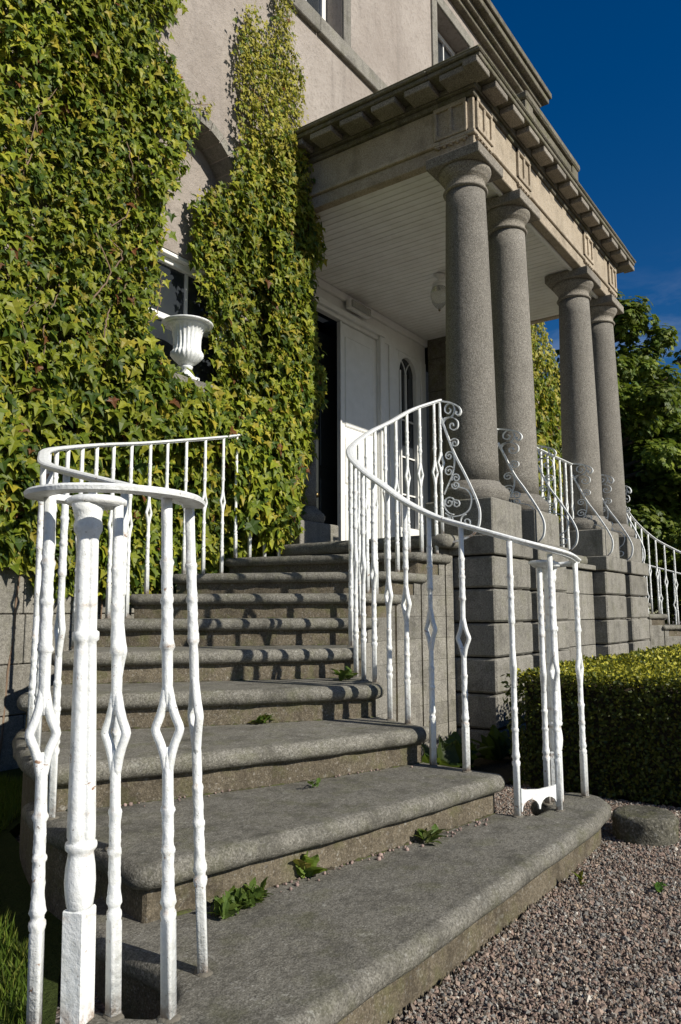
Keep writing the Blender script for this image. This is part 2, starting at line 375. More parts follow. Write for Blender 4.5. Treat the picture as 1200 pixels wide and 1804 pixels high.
STEP1 = [(.84, 1.02), (1.0, .99), (1.3, .98), (1.6, .975), (1.95, .975), (2.3, .97), (2.6, .965), (2.9, .965), (3.15, .97), (3.32, .985), (3.42, 1.04), (3.46, 1.13), (3.43, 1.22), (3.36, 1.27), (3.25, 1.285), (3.16, 1.28), (3.135, 1.20), (3.05, 1.185), (2.95, 1.195), (2.93, 1.30), (2.92, 1.45),
         (2.6, 1.62), (2.2, 1.75), (1.8, 1.85), (1.45, 1.9), (1.30, 1.75), (1.265, 1.6), (1.255, 1.45), (1.235, 1.33), (1.18, 1.255), (1.12, 1.24), (1.085, 1.28), (1.07, 1.36), (.98, 1.40), (.87, 1.37), (.80, 1.27), (.78, 1.14)]
def chaikin(poly, it=1):
    for _ in range(it):
        o = []
        for i in range(len(poly)):
            a, b_ = poly[i], poly[(i+1) % len(poly)]
            o += [(a[0]*.75+b_[0]*.25, a[1]*.75+b_[1]*.25), (a[0]*.25+b_[0]*.75, a[1]*.25+b_[1]*.75)]
        poly = o
    return poly
def offset(poly, d):
    n = len(poly); out = []
    for i in range(n):
        a, p, c = poly[i-1], poly[i], poly[(i+1) % n]
        t = Vector((c[0]-a[0], c[1]-a[1])); t.normalize(); out.append((p[0]-t.y*d, p[1]+t.x*d))     # inward for CCW
    return out
def bullnose(mb, poly, z0, z1, R=None, seed=0):
    R = R or (z1-z0)/2; zc = (z0+z1)/2; rr = random.Random(seed); n = len(poly)
    ph = [rr.uniform(0, 6.28) for _ in range(4)]
    wob = [.003*math.sin(i*.9+ph[0])+.003*math.sin(i*2.3+ph[1])+rr.uniform(-.0015, .0015) for i in range(n)]
    prof = [(.03, z0)] + [(R-R*math.cos(a), zc+(z1-z0)/2*math.sin(a)) for a in [R_(x) for x in (-80, -50, -20, 10, 35, 58, 76)]] + [(R, z1)]
    vs = []; 
    for (d, z) in prof:
        for i, (x, y) in enumerate(offset(poly, d)):
            o = offset_cache(poly, i)
            vs.append((x+o[0]*wob[i], y+o[1]*wob[i], z+(rr.uniform(-.001, .001) if z0+.01 < z < z1-.002 else 0)))
    fs = []
    for k_ in range(len(prof)-1):
        for i in range(n): fs.append((k_*n+i, k_*n+(i+1) % n, (k_+1)*n+(i+1) % n, (k_+1)*n+i))
    mb.add(vs, fs, True); mb.add([vs[i] for i in range(n)], [tuple(reversed(range(n)))])
    mb.add(vs[(len(prof)-1)*n:], [tuple(range(n))])
def offset_cache(poly, i):
    a, c = poly[i-1], poly[(i+1) % len(poly)]; t = Vector((c[0]-a[0], c[1]-a[1])); t.normalize(); return (t.y, -t.x)

stair = empty('staircase', (2.2, 1.0, 0), 'curving grey granite staircase in the foreground, climbing from gravel to porch', 'staircase', 'twin curved entrance stairs')
for n in range(1, 10):
    poly = chaikin(tread_poly(n), 1) if n > 1 else chaikin(STEP1, 1)
    zt = n*RISE
    body = offset(poly, .045)
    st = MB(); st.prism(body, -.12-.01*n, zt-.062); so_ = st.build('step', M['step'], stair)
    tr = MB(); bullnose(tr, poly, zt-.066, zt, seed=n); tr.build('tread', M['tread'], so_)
# masonry cheek below the inner railing, one stone at a time
def cheek_stones(parent):
    for kz in range(1, 10):
        t = kz+.93
        if t < 4.6: t = 4.55+.3*(kz % 2)
        first = True; t += 0
        while t < 10.5:
            dt = random.uniform(.7, 2.4) if first else random.uniform(1.6, 2.8); first = False; t2 = min(10.55, t+dt)
            if 10.55-t2 < .8: t2 = 10.55
            m = 4; out = []; inn = []
            for i in range(m+1):
                tt = t+.001+(t2-t-.002)*i/m; p = bound(RB_, tt); q = bound(RB_, tt+.05); tg = (q-p).normalized(); nr = Vector((tg.y, -tg.x, 0))
                out.append(p-nr*.036); inn.append(p-nr*.16)
            poly = [(p.x, p.y) for p in out]+[(p.x, p.y) for p in reversed(inn)]
            mb = MB(); z0, z1 = (kz-1)*RISE+.0004, kz*RISE-.0004
            if kz == 1: z0 = -.05
            # slightly chamfered stone
            pin = offset(poly, .002)
            nn_ = len(poly); vs = [(x, y, z0) for x, y in pin]+[(x, y, z0+.003) for x, y in poly]+[(x, y, z1-.003) for x, y in poly]+[(x, y, z1) for x, y in pin]
            fs = [tuple(reversed(range(nn_))), tuple(range(3*nn_, 4*nn_))]
            for lv in range(3): fs += [(lv*nn_+i, lv*nn_+(i+1) % nn_, (lv+1)*nn_+(i+1) % nn_, (lv+1)*nn_+i) for i in range(nn_)]
            mb.add(vs, fs); mb.build('stone', M['ashlar'], parent); t = t2
cheek_stones(stair)
# earth and moss gathered at the foot of each riser
for n in range(2, 8):
    poly = offset(chaikin(tread_poly(n), 1), .045)[1:27]; rr = random.Random(n); m = MB(); pts = []
    for (x, y), (x2, y2) in zip(poly, poly[1:]):
        for f in (0, .25, .5, .75): pts.append(Vector((x+(x2-x)*f+rr.uniform(-.003, .003), y+(y2-y)*f-.002, (n-1)*RISE-.0015)))
    rad = [rr.choice((.0015, .003, .005, .006, .009))*rr.uniform(.6, 1.2) for _ in range(400)]
    m.tube(pts, 1.0, 6, lambda t: rad[int(t*390)]); m.build('joint_earth', M['jointearth'], stair)

# ------------------------------------------------------------------ portico
C = [(5.53, 2.62), (6.39, 2.62), (8.27, 2.62), (9.20, 2.62)]
PX0, PX1 = 5.18, 9.65
port = empty('portico', (7.33, 2.4, 0), 'granite entrance portico with four smooth round columns and projecting cornice', 'portico')
# platform
b = MB(); b.box((5.0, 2.66, -.1), (9.66, 5.0, 1.40)); b.build('platform_core', M['mortar'], port)
b = MB(); poly = [(4.94, 2.56), (5.3, 2.56), (5.3, 2.48), (9.36, 2.48), (9.36, 2.56), (9.72, 2.56), (9.72, 4.20), (9.2, 4.21), (9.2, 4.96), (5.46, 4.96), (5.46, 4.21), (4.94, 4.20)]
dense = []
for i in range(len(poly)):
    a, c_ = Vector(poly[i]), Vector(poly[(i+1) % len(poly)]); m = max(2, int((c_-a).length/.12))
    dense += [tuple(a.lerp(c_, j/m)) for j in range(m)]
bullnose(b, chaikin(dense, 1), 1.404, 1.5, R=.035, seed=31); b.build('platform_paving', M['tread'], port)
# piers of rusticated blocks, recessed wall stones between them
levels = [(-.08, .10), (.10, .35), (.35, .605), (.605, .855), (.855, 1.105), (1.105, 1.345)]
for i, (cx, cy_) in enumerate(C):
    for (z0, z1) in levels:
        b = MB(); j = random.uniform(-.004, .004)
        b.box((cx-.355+j, 2.305+random.uniform(-.003, .003), z0+.006), (cx+.355+j, 2.67, z1-.006), .014); b.build('pier_stone', M['ashlar'], port)
    b = MB(); b.box((cx-.37, 2.285, 1.352), (cx+.37, 2.69, 1.497), .008); b.build('pier_cap', M['ashlar'], port)
    b = MB(); b.box((cx-.285, 2.335, 1.50), (cx+.285, 2.905, 1.785), .01); b.build('pedestal', M['ashlar'], port)
for (xa, xb, nb) in [(C[0][0]+.36, C[1][0]-.36, 1), (C[1][0]+.36, C[2][0]-.36, 2), (C[2][0]+.36, C[3][0]-.36, 1)]:
    for li, (z0, z1) in enumerate(levels):
        n_ = nb if nb == 1 else (2 if li % 2 else 3)
        for q in range(n_):
            b = MB(); b.box((xa+(xb-xa)*q/n_+.003, 2.44, z0+.003), (xa+(xb-xa)*(q+1)/n_-.003, 2.67, z1-.003), .004); b.build('wall_stone', M['ashlar'], port)
    b = MB(); b.box((xa+.002, 2.40, 1.352), (xb-.002, 2.69, 1.40), .006); b.build('string_course', M['ashlar'], port)
def column_profile(z0, z1):
    rb, rt = .205, .164; H = z1-z0; P = [(.275, z0), (.275, z0+.03), (.283, z0+.05), (.285, z0+.075), (.275, z0+.10), (.25, z0+.112), (.25, z0+.125), (.228, z0+.135), (.215, z0+.16)]
    base_end = len(P); zs0, zs1 = z0+.165, z1-.285
    sh = []
    for i in range(15):
        s = i/14; sh.append((rb+(rt-rb)*(s*.45+s*s*.55), zs0+(zs1-zs0)*s))
    cap = [(rt+.004, zs1), (rt+.018, zs1+.006), (rt+.023, zs1+.016), (rt+.018, zs1+.026), (rt+.003, zs1+.031), (rt+.002, zs1+.098), (rt+.012, zs1+.101), (rt+.012, zs1+.112), (rt+.022, zs1+.115), (rt+.024, zs1+.126), (rt+.042, zs1+.145), (rt+.054, zs1+.168), (rt+.056, zs1+.186), (rt+.045, zs1+.198)]
    return P, sh, cap, zs1+.196
ZC0, ZC1 = 1.785, 4.68
for (cx, cy_) in C:
    P, sh, cap, za = column_profile(ZC0, ZC1)
    b = MB(); b.lathe(sh, (cx, cy_), 40); sh_o = b.build('column_shaft', M['column'], port)
    b = MB(); b.lathe(P, (cx, cy_), 40); b.build('column_base', M['column'], sh_o)
    b = MB(); b.lathe(cap, (cx, cy_), 40); b.build('capital', M['capstone'], sh_o)
    b = MB(); b.box((cx-.242, cy_-.242, za-.004), (cx+.242, cy_+.242, ZC1-.002), .006); b.build('abacus', M['capstone'], sh_o)
# responds against the house front
for cx in (5.53, 9.13):
    YR = 4.44
    P, sh, cap, za = column_profile(1.74, ZC1)
    b = MB(); b.lathe(sh, (cx, YR), 32); r_o = b.build('respond_shaft', M['column'], port)
    b = MB(); b.lathe(P, (cx, YR), 32); b.build('respond_base', M['column'], r_o)
    b = MB(); b.lathe(cap, (cx, YR), 32); b.build('respond_capital', M['entab'], r_o)
    b = MB(); b.box((cx-.29, 4.14, 1.5), (cx+.29, 4.42, 1.742), .008); b.build('respond_plinth', M['ashlar'], r_o)
# entablature: three lengths (near end, front, far end)
FX0, FX1, FY = 5.36, 9.36, 2.45
def ring(name, mat, out, z0, z1, inner=.34, ch=.006):
    x0, x1, y0 = FX0-out, FX1+out, FY-out*.72
    for nm, a, b_ in (('front', (x0, y0), (x1, FY+inner)), ('end', (x0, FY+inner+.001), (FX0+inner, 4.32)), ('end', (FX1-inner, FY+inner+.001), (x1, 4.32))):
        m = MB(); m.box((a[0], a[1], z0), (b_[0], b_[1], z1), ch); m.build(name, mat, port)
ring('architrave', M['entab'], 0, 4.68, 4.797, .09)
ring('taenia', M['entab'], .028, 4.799, 4.835, .30)
ring('frieze', M['entab'], .006, 4.837, 5.13, .30)
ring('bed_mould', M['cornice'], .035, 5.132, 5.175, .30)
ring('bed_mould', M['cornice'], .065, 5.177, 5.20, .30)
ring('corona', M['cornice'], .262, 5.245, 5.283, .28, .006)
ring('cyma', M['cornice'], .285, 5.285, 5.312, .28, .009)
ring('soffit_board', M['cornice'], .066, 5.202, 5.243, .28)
for q in range(13):      # mutules, front
    x = FX0-.19+.02+(FX1-FX0+.38-.04)*q/12
    b = MB(); b.box((x-.12, FY-.176, 5.190), (x+.12, FY-.049, 5.2435), .005); b.build('mutule', M['capstone'], port)
for ex, sg in ((FX0, -1), (FX1, 1)):
    for q in range(6):
        y = FY+.06+.33*q; xa, xb = sorted((ex+sg*.068, ex+sg*.245))
        b = MB(); b.box((xa, y-.12, 5.190), (xb, y+.12, 5.2435), .005); b.build('mutule', M['capstone'], port)
# roof upstand, mossy
b = MB(); b.box((FX0-.13, FY-.13, 5.314), (FX1+.13, 4.33, 5.47), .016); b.build('roof_slab', M['roofmoss'], port)
b = MB(); b.box((6.66, FY+.04, 5.472), (8.12, FY+.24, 5.86), .012); par = b.build('parapet', M['cornice'], port)
b = MB(); b.box((6.60, FY+.0, 5.862), (8.18, FY+.28, 5.94), .015); b.build('parapet_coping', M['cornice'], par)
for xx in (6.62, 7.98):
    b = MB(); b.box((xx, FY+.02, 5.474), (xx+.18, FY+.26, 5.86), .01); b.build('parapet_die', M['cornice'], par)
# triglyph-like grooved tablets over each column, guttae below
def tablet(cx, cyy, nx, ny, w_=.30):
    tx, ty = -ny, nx     # along face
    b = MB()
    def quad(u0, u1, z0, z1, d):
        pts = []
        ax, ay = cx+tx*u0, cyy+ty*u0; bx_, by_ = cx+tx*u1, cyy+ty*u1
        x0, x1 = sorted((ax, bx_)); y0, y1 = sorted((ay, by_))
        if abs(nx) > .5: x0, x1 = sorted((cx-nx*.02, cx+nx*d))
        else: y0, y1 = sorted((cyy-ny*.02, cyy+ny*d))
        b.box((x0, y0, z0), (x1, y1, z1), .004)
    h = w_/2
    quad(-h, -h+.028, 4.838, 5.129, .03); quad(h-.028, h, 4.838, 5.129, .03); quad(-.016, .016, 4.838, 5.129, .03)
    quad(-h, h, 5.09, 5.129, .034); quad(-h, h, 4.838, 4.862, .034); quad(-h, h, 4.838, 5.129, .012)
    for (ua, ub) in ((-h+.028, -.016), (.016, h-.028)):
        rr_ = (ub-ua)/2
        for sg, u0 in ((1, ua), (-1, ub)):
            poly = [(u0, 4.862)]+[(u0+sg*(rr_-rr_*math.sin(R_(t))), 4.862+rr_-rr_*math.cos(R_(t))) for t in range(0, 91, 15)]
            if abs(nx) > .5: b.prism([(cyy+u, z) for u, z in poly], cx+nx*.03, cx, 'x')
            else: b.prism([(cx+u, z) for u, z in poly], cyy+ny*.03, cyy, 'y')
    o = b.build('tablet', M['entab'], port)
    for g_ in range(5):
        u = -h+.03+(w_-.06)*g_/4
        m = MB(); m.lathe([(.016, 4.768), (.011, 4.798)], (cx+tx*u+nx*.012, cyy+ty*u+ny*.012), 8); m.build('gutta', M['entab'], o)
    m = MB(); b2 = m
    if abs(nx) > .5: m.box(tuple((min(cx, cx+nx*.026), cyy-h, 4.782)), (max(cx, cx+nx*.026), cyy+h, 4.797), 0)
    else: m.box((cx-h, min(cyy, cyy+ny*.026), 4.782), (cx+h, max(cyy, cyy+ny*.026), 4.797), 0)
    m.build('regula', M['entab'], o)
for cx, _ in C: tablet(cx, FY, 0, -1)
tablet(FX0, C[0][1]+.03, -1, 0)
# boarded ceiling, one board at a time
x = FX0+.095; nb = 44; wb = (FX1-FX0-.19)/nb
bm_ = MB(); bm_.box((0, 2.545, 4.694), (wb-.007, 4.985, 4.71), .003); bmesh_board = bm_.mesh('ceiling_board', M['ceil'])
for q in range(nb):
    o = link('ceiling_board', bmesh_board, port); o.location.x += x+q*wb; o.location.z += random.uniform(-.0015, .0015)
b = MB(); b.box((FX0+.095, 2.545, 4.714), (FX1-.095, 4.98, 4.75)); b.build('ceiling_backing', M['dark'], port)
b = MB(); b.box((FX0+.135, 2.543, 4.662), (FX1-.135, 2.583, 4.693), .008); b.build('ceiling_trim', M['wood'], port)

# ------------------------------------------------------------------ house
YF = 4.35
house = empty('house', (7.33, YF, 0), 'harled country house front with stone window surrounds behind the portico', 'house')
OPEN = [(3.60, 4.62, 2.52, 3.74), (3.64, 4.62, 4.22, 5.0), (5.5, 9.16, 1.3, 4.76), (5.2, 6.2, 7.05, 9.1), (8.4, 9.4, 7.05, 9.1)]
HX0, HX1, HZ1 = -3.0, 11.75, 9.45
xs = sorted({HX0, HX1, *[v for o in OPEN for v in o[:2]]}); zs = sorted({-.2, HZ1, *[v for o in OPEN for v in o[2:]]})
b = MB()
for i in range(len(xs)-1):
    z_start = None
    for j in range(len(zs)-1):
        cx_, cz_ = (xs[i]+xs[i+1])/2, (zs[j]+zs[j+1])/2
        if not any(o[0] < cx_ < o[1] and o[2] < cz_ < o[3] for o in OPEN):
            b.box((xs[i], YF, zs[j]), (xs[i+1], YF+.4, zs[j+1]))
# arch spandrels above the niche
ac, ar, az = 4.13, .485, 4.50
for sgn in (-1, 1):
    arc = [(ac+sgn*ar*math.cos(R_(a)), az+ar*math.sin(R_(a))) for a in range(0, 91, 9)]
    poly = arc+[(ac, 5.0), (ac+sgn*.49, 5.0), (ac+sgn*.49, az)]
    b.prism(poly, YF+.001, YF+.3, 'y')
b.build('wall', M['harl'], house)
b = MB(); b.box((3.5, YF+.22, 4.1), (4.75, YF+.38, 5.1)); b.build('niche_back', M['harl'], house)
# voussoirs round the niche
for a in range(0, 180, 15):
    a0, a1 = R_(a+.6), R_(a+14.4); r0, r1 = ar-.002, ar+.085
    poly = [(ac+r0*math.cos(a0), az+r0*math.sin(a0)), (ac+r1*math.cos(a0), az+r1*math.sin(a0)), (ac+r1*math.cos(a1), az+r1*math.sin(a1)), (ac+r0*math.cos(a1), az+r0*math.sin(a1))]
    m = MB(); m.prism(poly, YF-.012, YF+.21, 'y'); m.build('voussoir', M['ashlar'], house)
b = MB(); b.box((3.56, YF+.40, 1.2), (4.7, YF+3, 5.2)); 
b = MB(); b.box((HX1-.4, YF+.41, -.2), (HX1, YF+9, HZ1)); b.build('wall', M['harl'], house)
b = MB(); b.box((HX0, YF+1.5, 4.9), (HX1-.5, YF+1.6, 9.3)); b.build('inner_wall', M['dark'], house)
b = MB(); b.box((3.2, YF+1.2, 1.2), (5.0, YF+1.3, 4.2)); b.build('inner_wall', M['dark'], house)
# eaves cornice
for (o, z0, z1) in ((.10, 9.45, 9.52), (.17, 9.522, 9.60), (.27, 9.602, 9.70), (.31, 9.702, 9.80)):
    b = MB(); b.box((HX0, YF-o, z0), (HX1+o, YF+9, z1), .008); b.build('eaves_cornice', M['cornice'], house)
# string course of stones
xx = -1.0
while xx < 11.7:
    ln = min(random.uniform(.9, 1.5), 11.74-xx); b = MB(); b.box((xx, YF-.055, 6.86), (xx+ln-.005, YF+.05, 7.045), .008); b.build('string_course_stone', M['ashlar'], house); xx += ln
# plinth stones
for kz, (z0, z1) in enumerate([(-.1, .33), (.33, .63), (.63, .93), (.93, 1.22)]):
    xx = .4+.3*(kz % 2)
    while xx < 4.9:
        ln = random.uniform(.55, .85); b = MB(); b.box((xx+.003, YF-.05, z0+.003), (xx+ln-.003, YF+.02, z1-.003), .005); b.build('plinth_stone', M['ashlar'], house); xx += ln
# upper windows
for (x0, x1, z0, z1) in OPEN[3:]:
    win = MB()
    yj = YF+.20
    win.box((x0+.02, yj, z0+.0), (x0+.085, yj+.07, z1-.02), .004); win.box((x1-.085, yj, z0), (x1-.02, yj+.07, z1-.02), .004); win.box((x0+.086, yj, z1-.09), (x1-.086, yj+.07, z1-.02), .004); win.box((x0+.086, yj, z0), (x1-.086, yj+.07, z0+.07), .004)
    zm = (z0+z1)/2; win.box((x0+.086, yj+.005, zm-.025), (x1-.086, yj+.065, zm+.025), .004)
    wo = win.build('window', M['wood'], house)
    for q in (1, 2):
        xm = x0+.086+(x1-x0-.172)*q/3
        m = MB(); m.box((xm-.012, yj+.015, z0+.071), (xm+.012, yj+.055, zm-.026)); m.build('glazing_bar', M['wood'], wo)
        m = MB(); m.box((xm-.012, yj+.015, zm+.026), (xm+.012, yj+.055, z1-.091)); m.build('glazing_bar', M['wood'], wo)
    for (za, zb) in ((z0+.071, zm-.026), (zm+.026, z1-.091)):
        for q in range(3):
            xa = x0+.086+(x1-x0-.172)*q/3; m = MB(); m.box((xa+.012, yj+.03, za), (xa+(x1-x0-.172)/3-.012, yj+.036, zb)); m.build('pane', M['glass'], wo)
    for (xa, xb, za, zb) in ((x0-.14, x0-.002, z0, z1), (x1+.002, x1+.14, z0, z1), (x0-.14, x1+.14, z1+.003, z1+.17)):
        m = MB(); m.box((xa, YF-.03, za), (xb, YF+.19, zb), .006); m.build('window_surround', M['ashlar'], wo)
# ground floor sash behind the ivy
x0, x1, z0, z1 = 3.62, 4.60, 2.66, 3.735
yj = YF+.055
m = MB(); m.box((x0, yj, z0), (x0+.07, yj+.09, z1), .005); m.box((x1-.07, yj, z0), (x1, yj+.09, z1), .005); m.box((x0+.071, yj, z1-.075), (x1-.071, yj+.09, z1), .005); m.box((x0+.071, yj+.01, 3.20), (x1-.071, yj+.085, 3.25), .005); m.box((x0+.071, yj, z0), (x1-.071, yj+.09, z0+.08), .005)
wo = m.build('window', M['wood'], house)
m = MB(); m.box((x0-.01, yj-.05, z1-.03), (x1+.01, yj-.002, z1), .004); m.build('window_head', M['wood'], wo)
for (za, zb) in ((z0+.081, 3.199), (3.251, z1-.076)):
    for q in range(2):
        xa = x0+.071+(x1-x0-.142)*q/2; m = MB(); m.box((xa+.012, yj+.04, za), (xa+(x1-x0-.142)/2-.012, yj+.046, zb)); m.build('pane', M['glass'], wo)
    m = MB(); m.box(((x0+x1)/2-.011, yj+.02, za), ((x0+x1)/2+.011, yj+.07, zb)); m.build('glazing_bar', M['wood'], wo)
m = MB(); m.box((3.56, YF-.30, 2.52), (4.06, YF+.22, 2.65), .01); m.build('window_sill', M['ashlar'], house)
# porch back wall, white joinery
YB = 5.0
def wbox(name, a, b_, mat='wood', ch=.006, parent=house):
    m = MB(); m.box(a, b_, ch); return m.build(name, M[mat], parent)
wbox('porch_panel', (5.46, YB, 4.36), (9.12, YB+.08, 4.76)); wbox('porch_panel', (7.90, YB, 1.5), (8.40, YB+.08, 4.358)); wbox('porch_panel', (8.88, YB, 1.5), (9.12, YB+.08, 4.358)); wbox('porch_panel', (8.402, YB, 1.5), (8.878, YB+.08, 2.02))
wbox('porch_panel', (5.46, YB, 1.5), (6.50, YB+.08, 4.358))
wbox('door_architrave', (7.905, YB-.035, 1.5), (8.0, YB-.001, 4.40)); wbox('door_architrave', (6.40, YB-.035, 1.5), (6.5, YB-.001, 4.40)); wbox('door_architrave', (6.40, YB-.05, 4.402), (8.0, YB-.001, 4.47)); wbox('pilaster_strip', (8.14, YB-.02, 1.5), (8.30, YB-.001, 4.355)); wbox('pilaster_strip', (8.96, YB-.02, 1.5), (9.10, YB-.001, 4.355)); wbox('frieze_trim', (5.5, YB-.045, 4.60), (9.12, YB-.001, 4.69)); wbox('skirting', (8.0, YB-.03, 1.5), (9.1, YB-.003, 1.66))
# right-hand leaf of the door (closed), raised panels
leaf = wbox('door_leaf', (7.10, YB+.03, 1.5), (7.898, YB+.075, 4.355))
for (za, zb) in ((1.66, 2.30), (2.42, 2.98), (3.10, 4.20)):
    wbox('door_panel', (7.20, YB+.018, za), (7.80, YB+.034, zb), 'wood', .012, leaf)
wbox('door_stop', (7.09, YB+.01, 1.5), (7.118, YB+.029, 4.355), 'wood', .003, leaf)
# dark vestibule with inner door
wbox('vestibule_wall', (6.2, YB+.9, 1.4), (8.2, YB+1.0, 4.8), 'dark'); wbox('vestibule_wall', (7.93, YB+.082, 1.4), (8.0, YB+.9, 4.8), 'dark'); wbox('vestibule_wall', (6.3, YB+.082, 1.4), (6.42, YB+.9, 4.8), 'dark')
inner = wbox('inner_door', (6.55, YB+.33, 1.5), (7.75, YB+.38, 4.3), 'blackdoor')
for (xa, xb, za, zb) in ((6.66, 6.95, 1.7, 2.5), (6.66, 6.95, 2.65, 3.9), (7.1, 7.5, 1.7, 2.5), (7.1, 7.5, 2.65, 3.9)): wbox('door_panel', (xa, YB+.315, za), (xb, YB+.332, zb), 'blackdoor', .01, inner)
m = MB(); m.lathe([(.0, -.0), (.02, .0), (.012, .02), (.012, .035), (.028, .045), (.032, .06), (.02, .075)], (0, 0), 14); kn = m.build('door_knob', M['brass'], inner); kn.rotation_euler = (R_(90), 0, 0); kn.location = Vector((6.98, YB+.33, 2.28))
# arched sidelight
sx0, sx1, sz = 8.42, 8.86, 4.10; sc_, sr = 8.64, .22
m = MB(); arc = [(sc_+sr*math.cos(R_(a)), sz+sr*math.sin(R_(a))) for a in range(0, 181, 12)]
poly = [(8.402, 4.357), (8.402, sz)] + list(reversed(arc)) + [(8.878, sz), (8.878, 4.357)]
m.prism(poly, YB+.002, YB+.078, 'y'); wo = m.build('sidelight', M['wood'], house)
m = MB(); m.prism([(8.40, 2.02), (8.88, 2.02), (8.88, 4.34), (8.40, 4.34)], YB+.055, YB+.06, 'y'); m.build('pane', M['glass'], wo)
for (p, q) in (((8.64, 2.03), (8.64, 4.12)),): wbox('glazing_bar', (8.63, YB+.03, 2.03), (8.65, YB+.054, 4.10), 'wood', 0, wo)
for zz in (2.45, 2.95, 3.45): 
    wbox('glazing_bar', (8.422, YB+.032, zz), (8.629, YB+.052, zz+.02), 'wood', 0, wo); wbox('glazing_bar', (8.651, YB+.032, zz), (8.858, YB+.052, zz+.02), 'wood', 0, wo)
for sg in (-1, 1):   # intersecting tracery
    path = [(8.64+sg*(-.0)+sg*.22*(1-math.cos(R_(a))), YB+.042, 4.06+.24*math.sin(R_(a))) for a in range(0, 76, 8)]
    m = MB(); m.tube(path, .009, 6, None, (0, 1, 0)); m.build('glazing_bar', M['wood'], wo)
wbox('frame_edge', (8.415, YB-.012, 2.02), (8.44, YB+.05, 4.10), 'wood', .003, wo); wbox('frame_edge', (8.84, YB-.012, 2.02), (8.865, YB+.05, 4.10), 'wood', .003, wo)
# stone jambs of the porch recess
for xa in (5.38, 9.10):
    z = 1.5
    while z < 4.72:
        h = min(random.uniform(.42, .55), 4.74-z)
        m = MB(); m.box((xa, YF+.0, z+.003), (xa+.13, YB-.05, z+h-.003), .006); m.build('jamb_stone', M['cornice'], house); z += h
# fittings: bulkhead light over the door, hanging acorn lamp
bl = empty('bulkhead_light', (7.33, YB-.05, 4.5), 'white oblong bulkhead light fixed over the porch door', 'light')
wbox('housing', (7.12, YB-.11, 4.50), (7.56, YB-.047, 4.62), 'wood', .008, bl); wbox('diffuser', (7.14, YB-.135, 4.515), (7.54, YB-.111, 4.605), 'lampglass', .008, bl)
la = empty('porch_lantern', (7.32, 3.82, 4.30), 'glass acorn lantern hanging from the boarded porch ceiling', 'lantern')
m = MB(); m.lathe([(.02, 4.74), (.06, 4.735), (.06, 4.72), (.02, 4.70), (.012, 4.66), (.012, 4.64), (.07, 4.635), (.085, 4.60), (.08, 4.585)], (7.32, 3.82), 18); m.build('fitting', M['wood'], la)
m = MB(); m.lathe([(.075, 4.588), (.095, 4.54), (.098, 4.48), (.08, 4.41), (.045, 4.36), (.012, 4.335)], (7.32, 3.82), 18); m.build('glass_bowl', M['lampglass'], la)
m = MB(); m.lathe([(.012, 4.336), (.016, 4.325), (.006, 4.31)], (7.32, 3.82), 10); m.build('finial', M['brass'], la); la.location.z -= .05

# ------------------------------------------------------------------ iron railings
def baluster_mesh():
    low = [(.0130, 0), (.0130, .174), (.0155, .178), (.0172, .186), (.0165, .193), (.0130, .197), (.0138, .203), (.0176, .209), (.0158, .219), (.0138, .234), (.0134, .260), (.0133, .298), (.0152, .301), (.0155, .306), (.0151, .310), (.0130, .313),
           (.0129, .335), (.0129, .362), (.0136, .372), (.0165, .380), (.0155, .384), (.0126, .389), (.0122, .41), (.0120, .455), (.0100, .48), (.006, .500)]
    upp = [(.006, .570), (.0100, .59), (.0118, .615), (.0120, .665), (.0124, .686), (.0140, .690), (.0172, .695), (.0152, .704), (.0136, .718), (.0132, .745), (.0131, .781), (.0150, .784), (.0153, .789), (.0148, .793), (.0128, .796),
           (.0128, .820), (.0131, .848), (.0140, .858), (.0160, .864), (.0150, .868), (.0124, .873), (.0122, .93), (.0126, 1.0)]
    def fine(pr):
        o = []
        for (r0, z0), (r1, z1) in zip(pr, pr[1:]):
            n = max(1, int((z1-z0)/.0055)) if (.2 < z0 < .385 or .69 < z0 < .865) else 1
            o += [(r0+(r1-r0)*k_/n, z0+(z1-z0)*k_/n) for k_ in range(n)]
        return o+[pr[-1]]
    def f(r, z, a):
        r *= .9
        if .212 < z < .374 or .70 < z < .858:
            return r*(1+.05*math.sin(3*a+z*150)+.035*math.sin(5*a-z*260)+.025*math.sin(4*a+z*420))
        if z < .175:
            c_ = max(abs(math.cos(a+.39)), abs(math.sin(a+.39))); return r/c_*.95
        if .375 < z < .39 or .685 < z < .70: return r*(1+.12*math.cos(2*a+1))
        return r*(1+.06*math.cos(4*a))
    b = MB(); b.lathe(fine(low), (0, 0), 16, True, f); b.lathe(fine(upp), (0, 0), 16, True, f)
    sec = [(.0092*math.cos(R_(a)), .0108*math.sin(R_(a))) for a in range(0, 360, 45)]
    for sg in (-1, 1):
        b.sweep([(sg*.003, 0, .44), (sg*.0050, 0, .465), (sg*.0085, 0, .488), (sg*.0150, 0, .508), (sg*.0232, 0, .527), (sg*.0250, 0, .534), (sg*.0232, 0, .541), (sg*.0150, 0, .560), (sg*.0085, 0, .582), (sg*.0050, 0, .606), (sg*.003, 0, .63)], sec, (0, 1, 0), True, lambda t: min(1, .6+3*min(t, 1-t)))
    return b.mesh('baluster', M['iron'])
BAL = baluster_mesh()
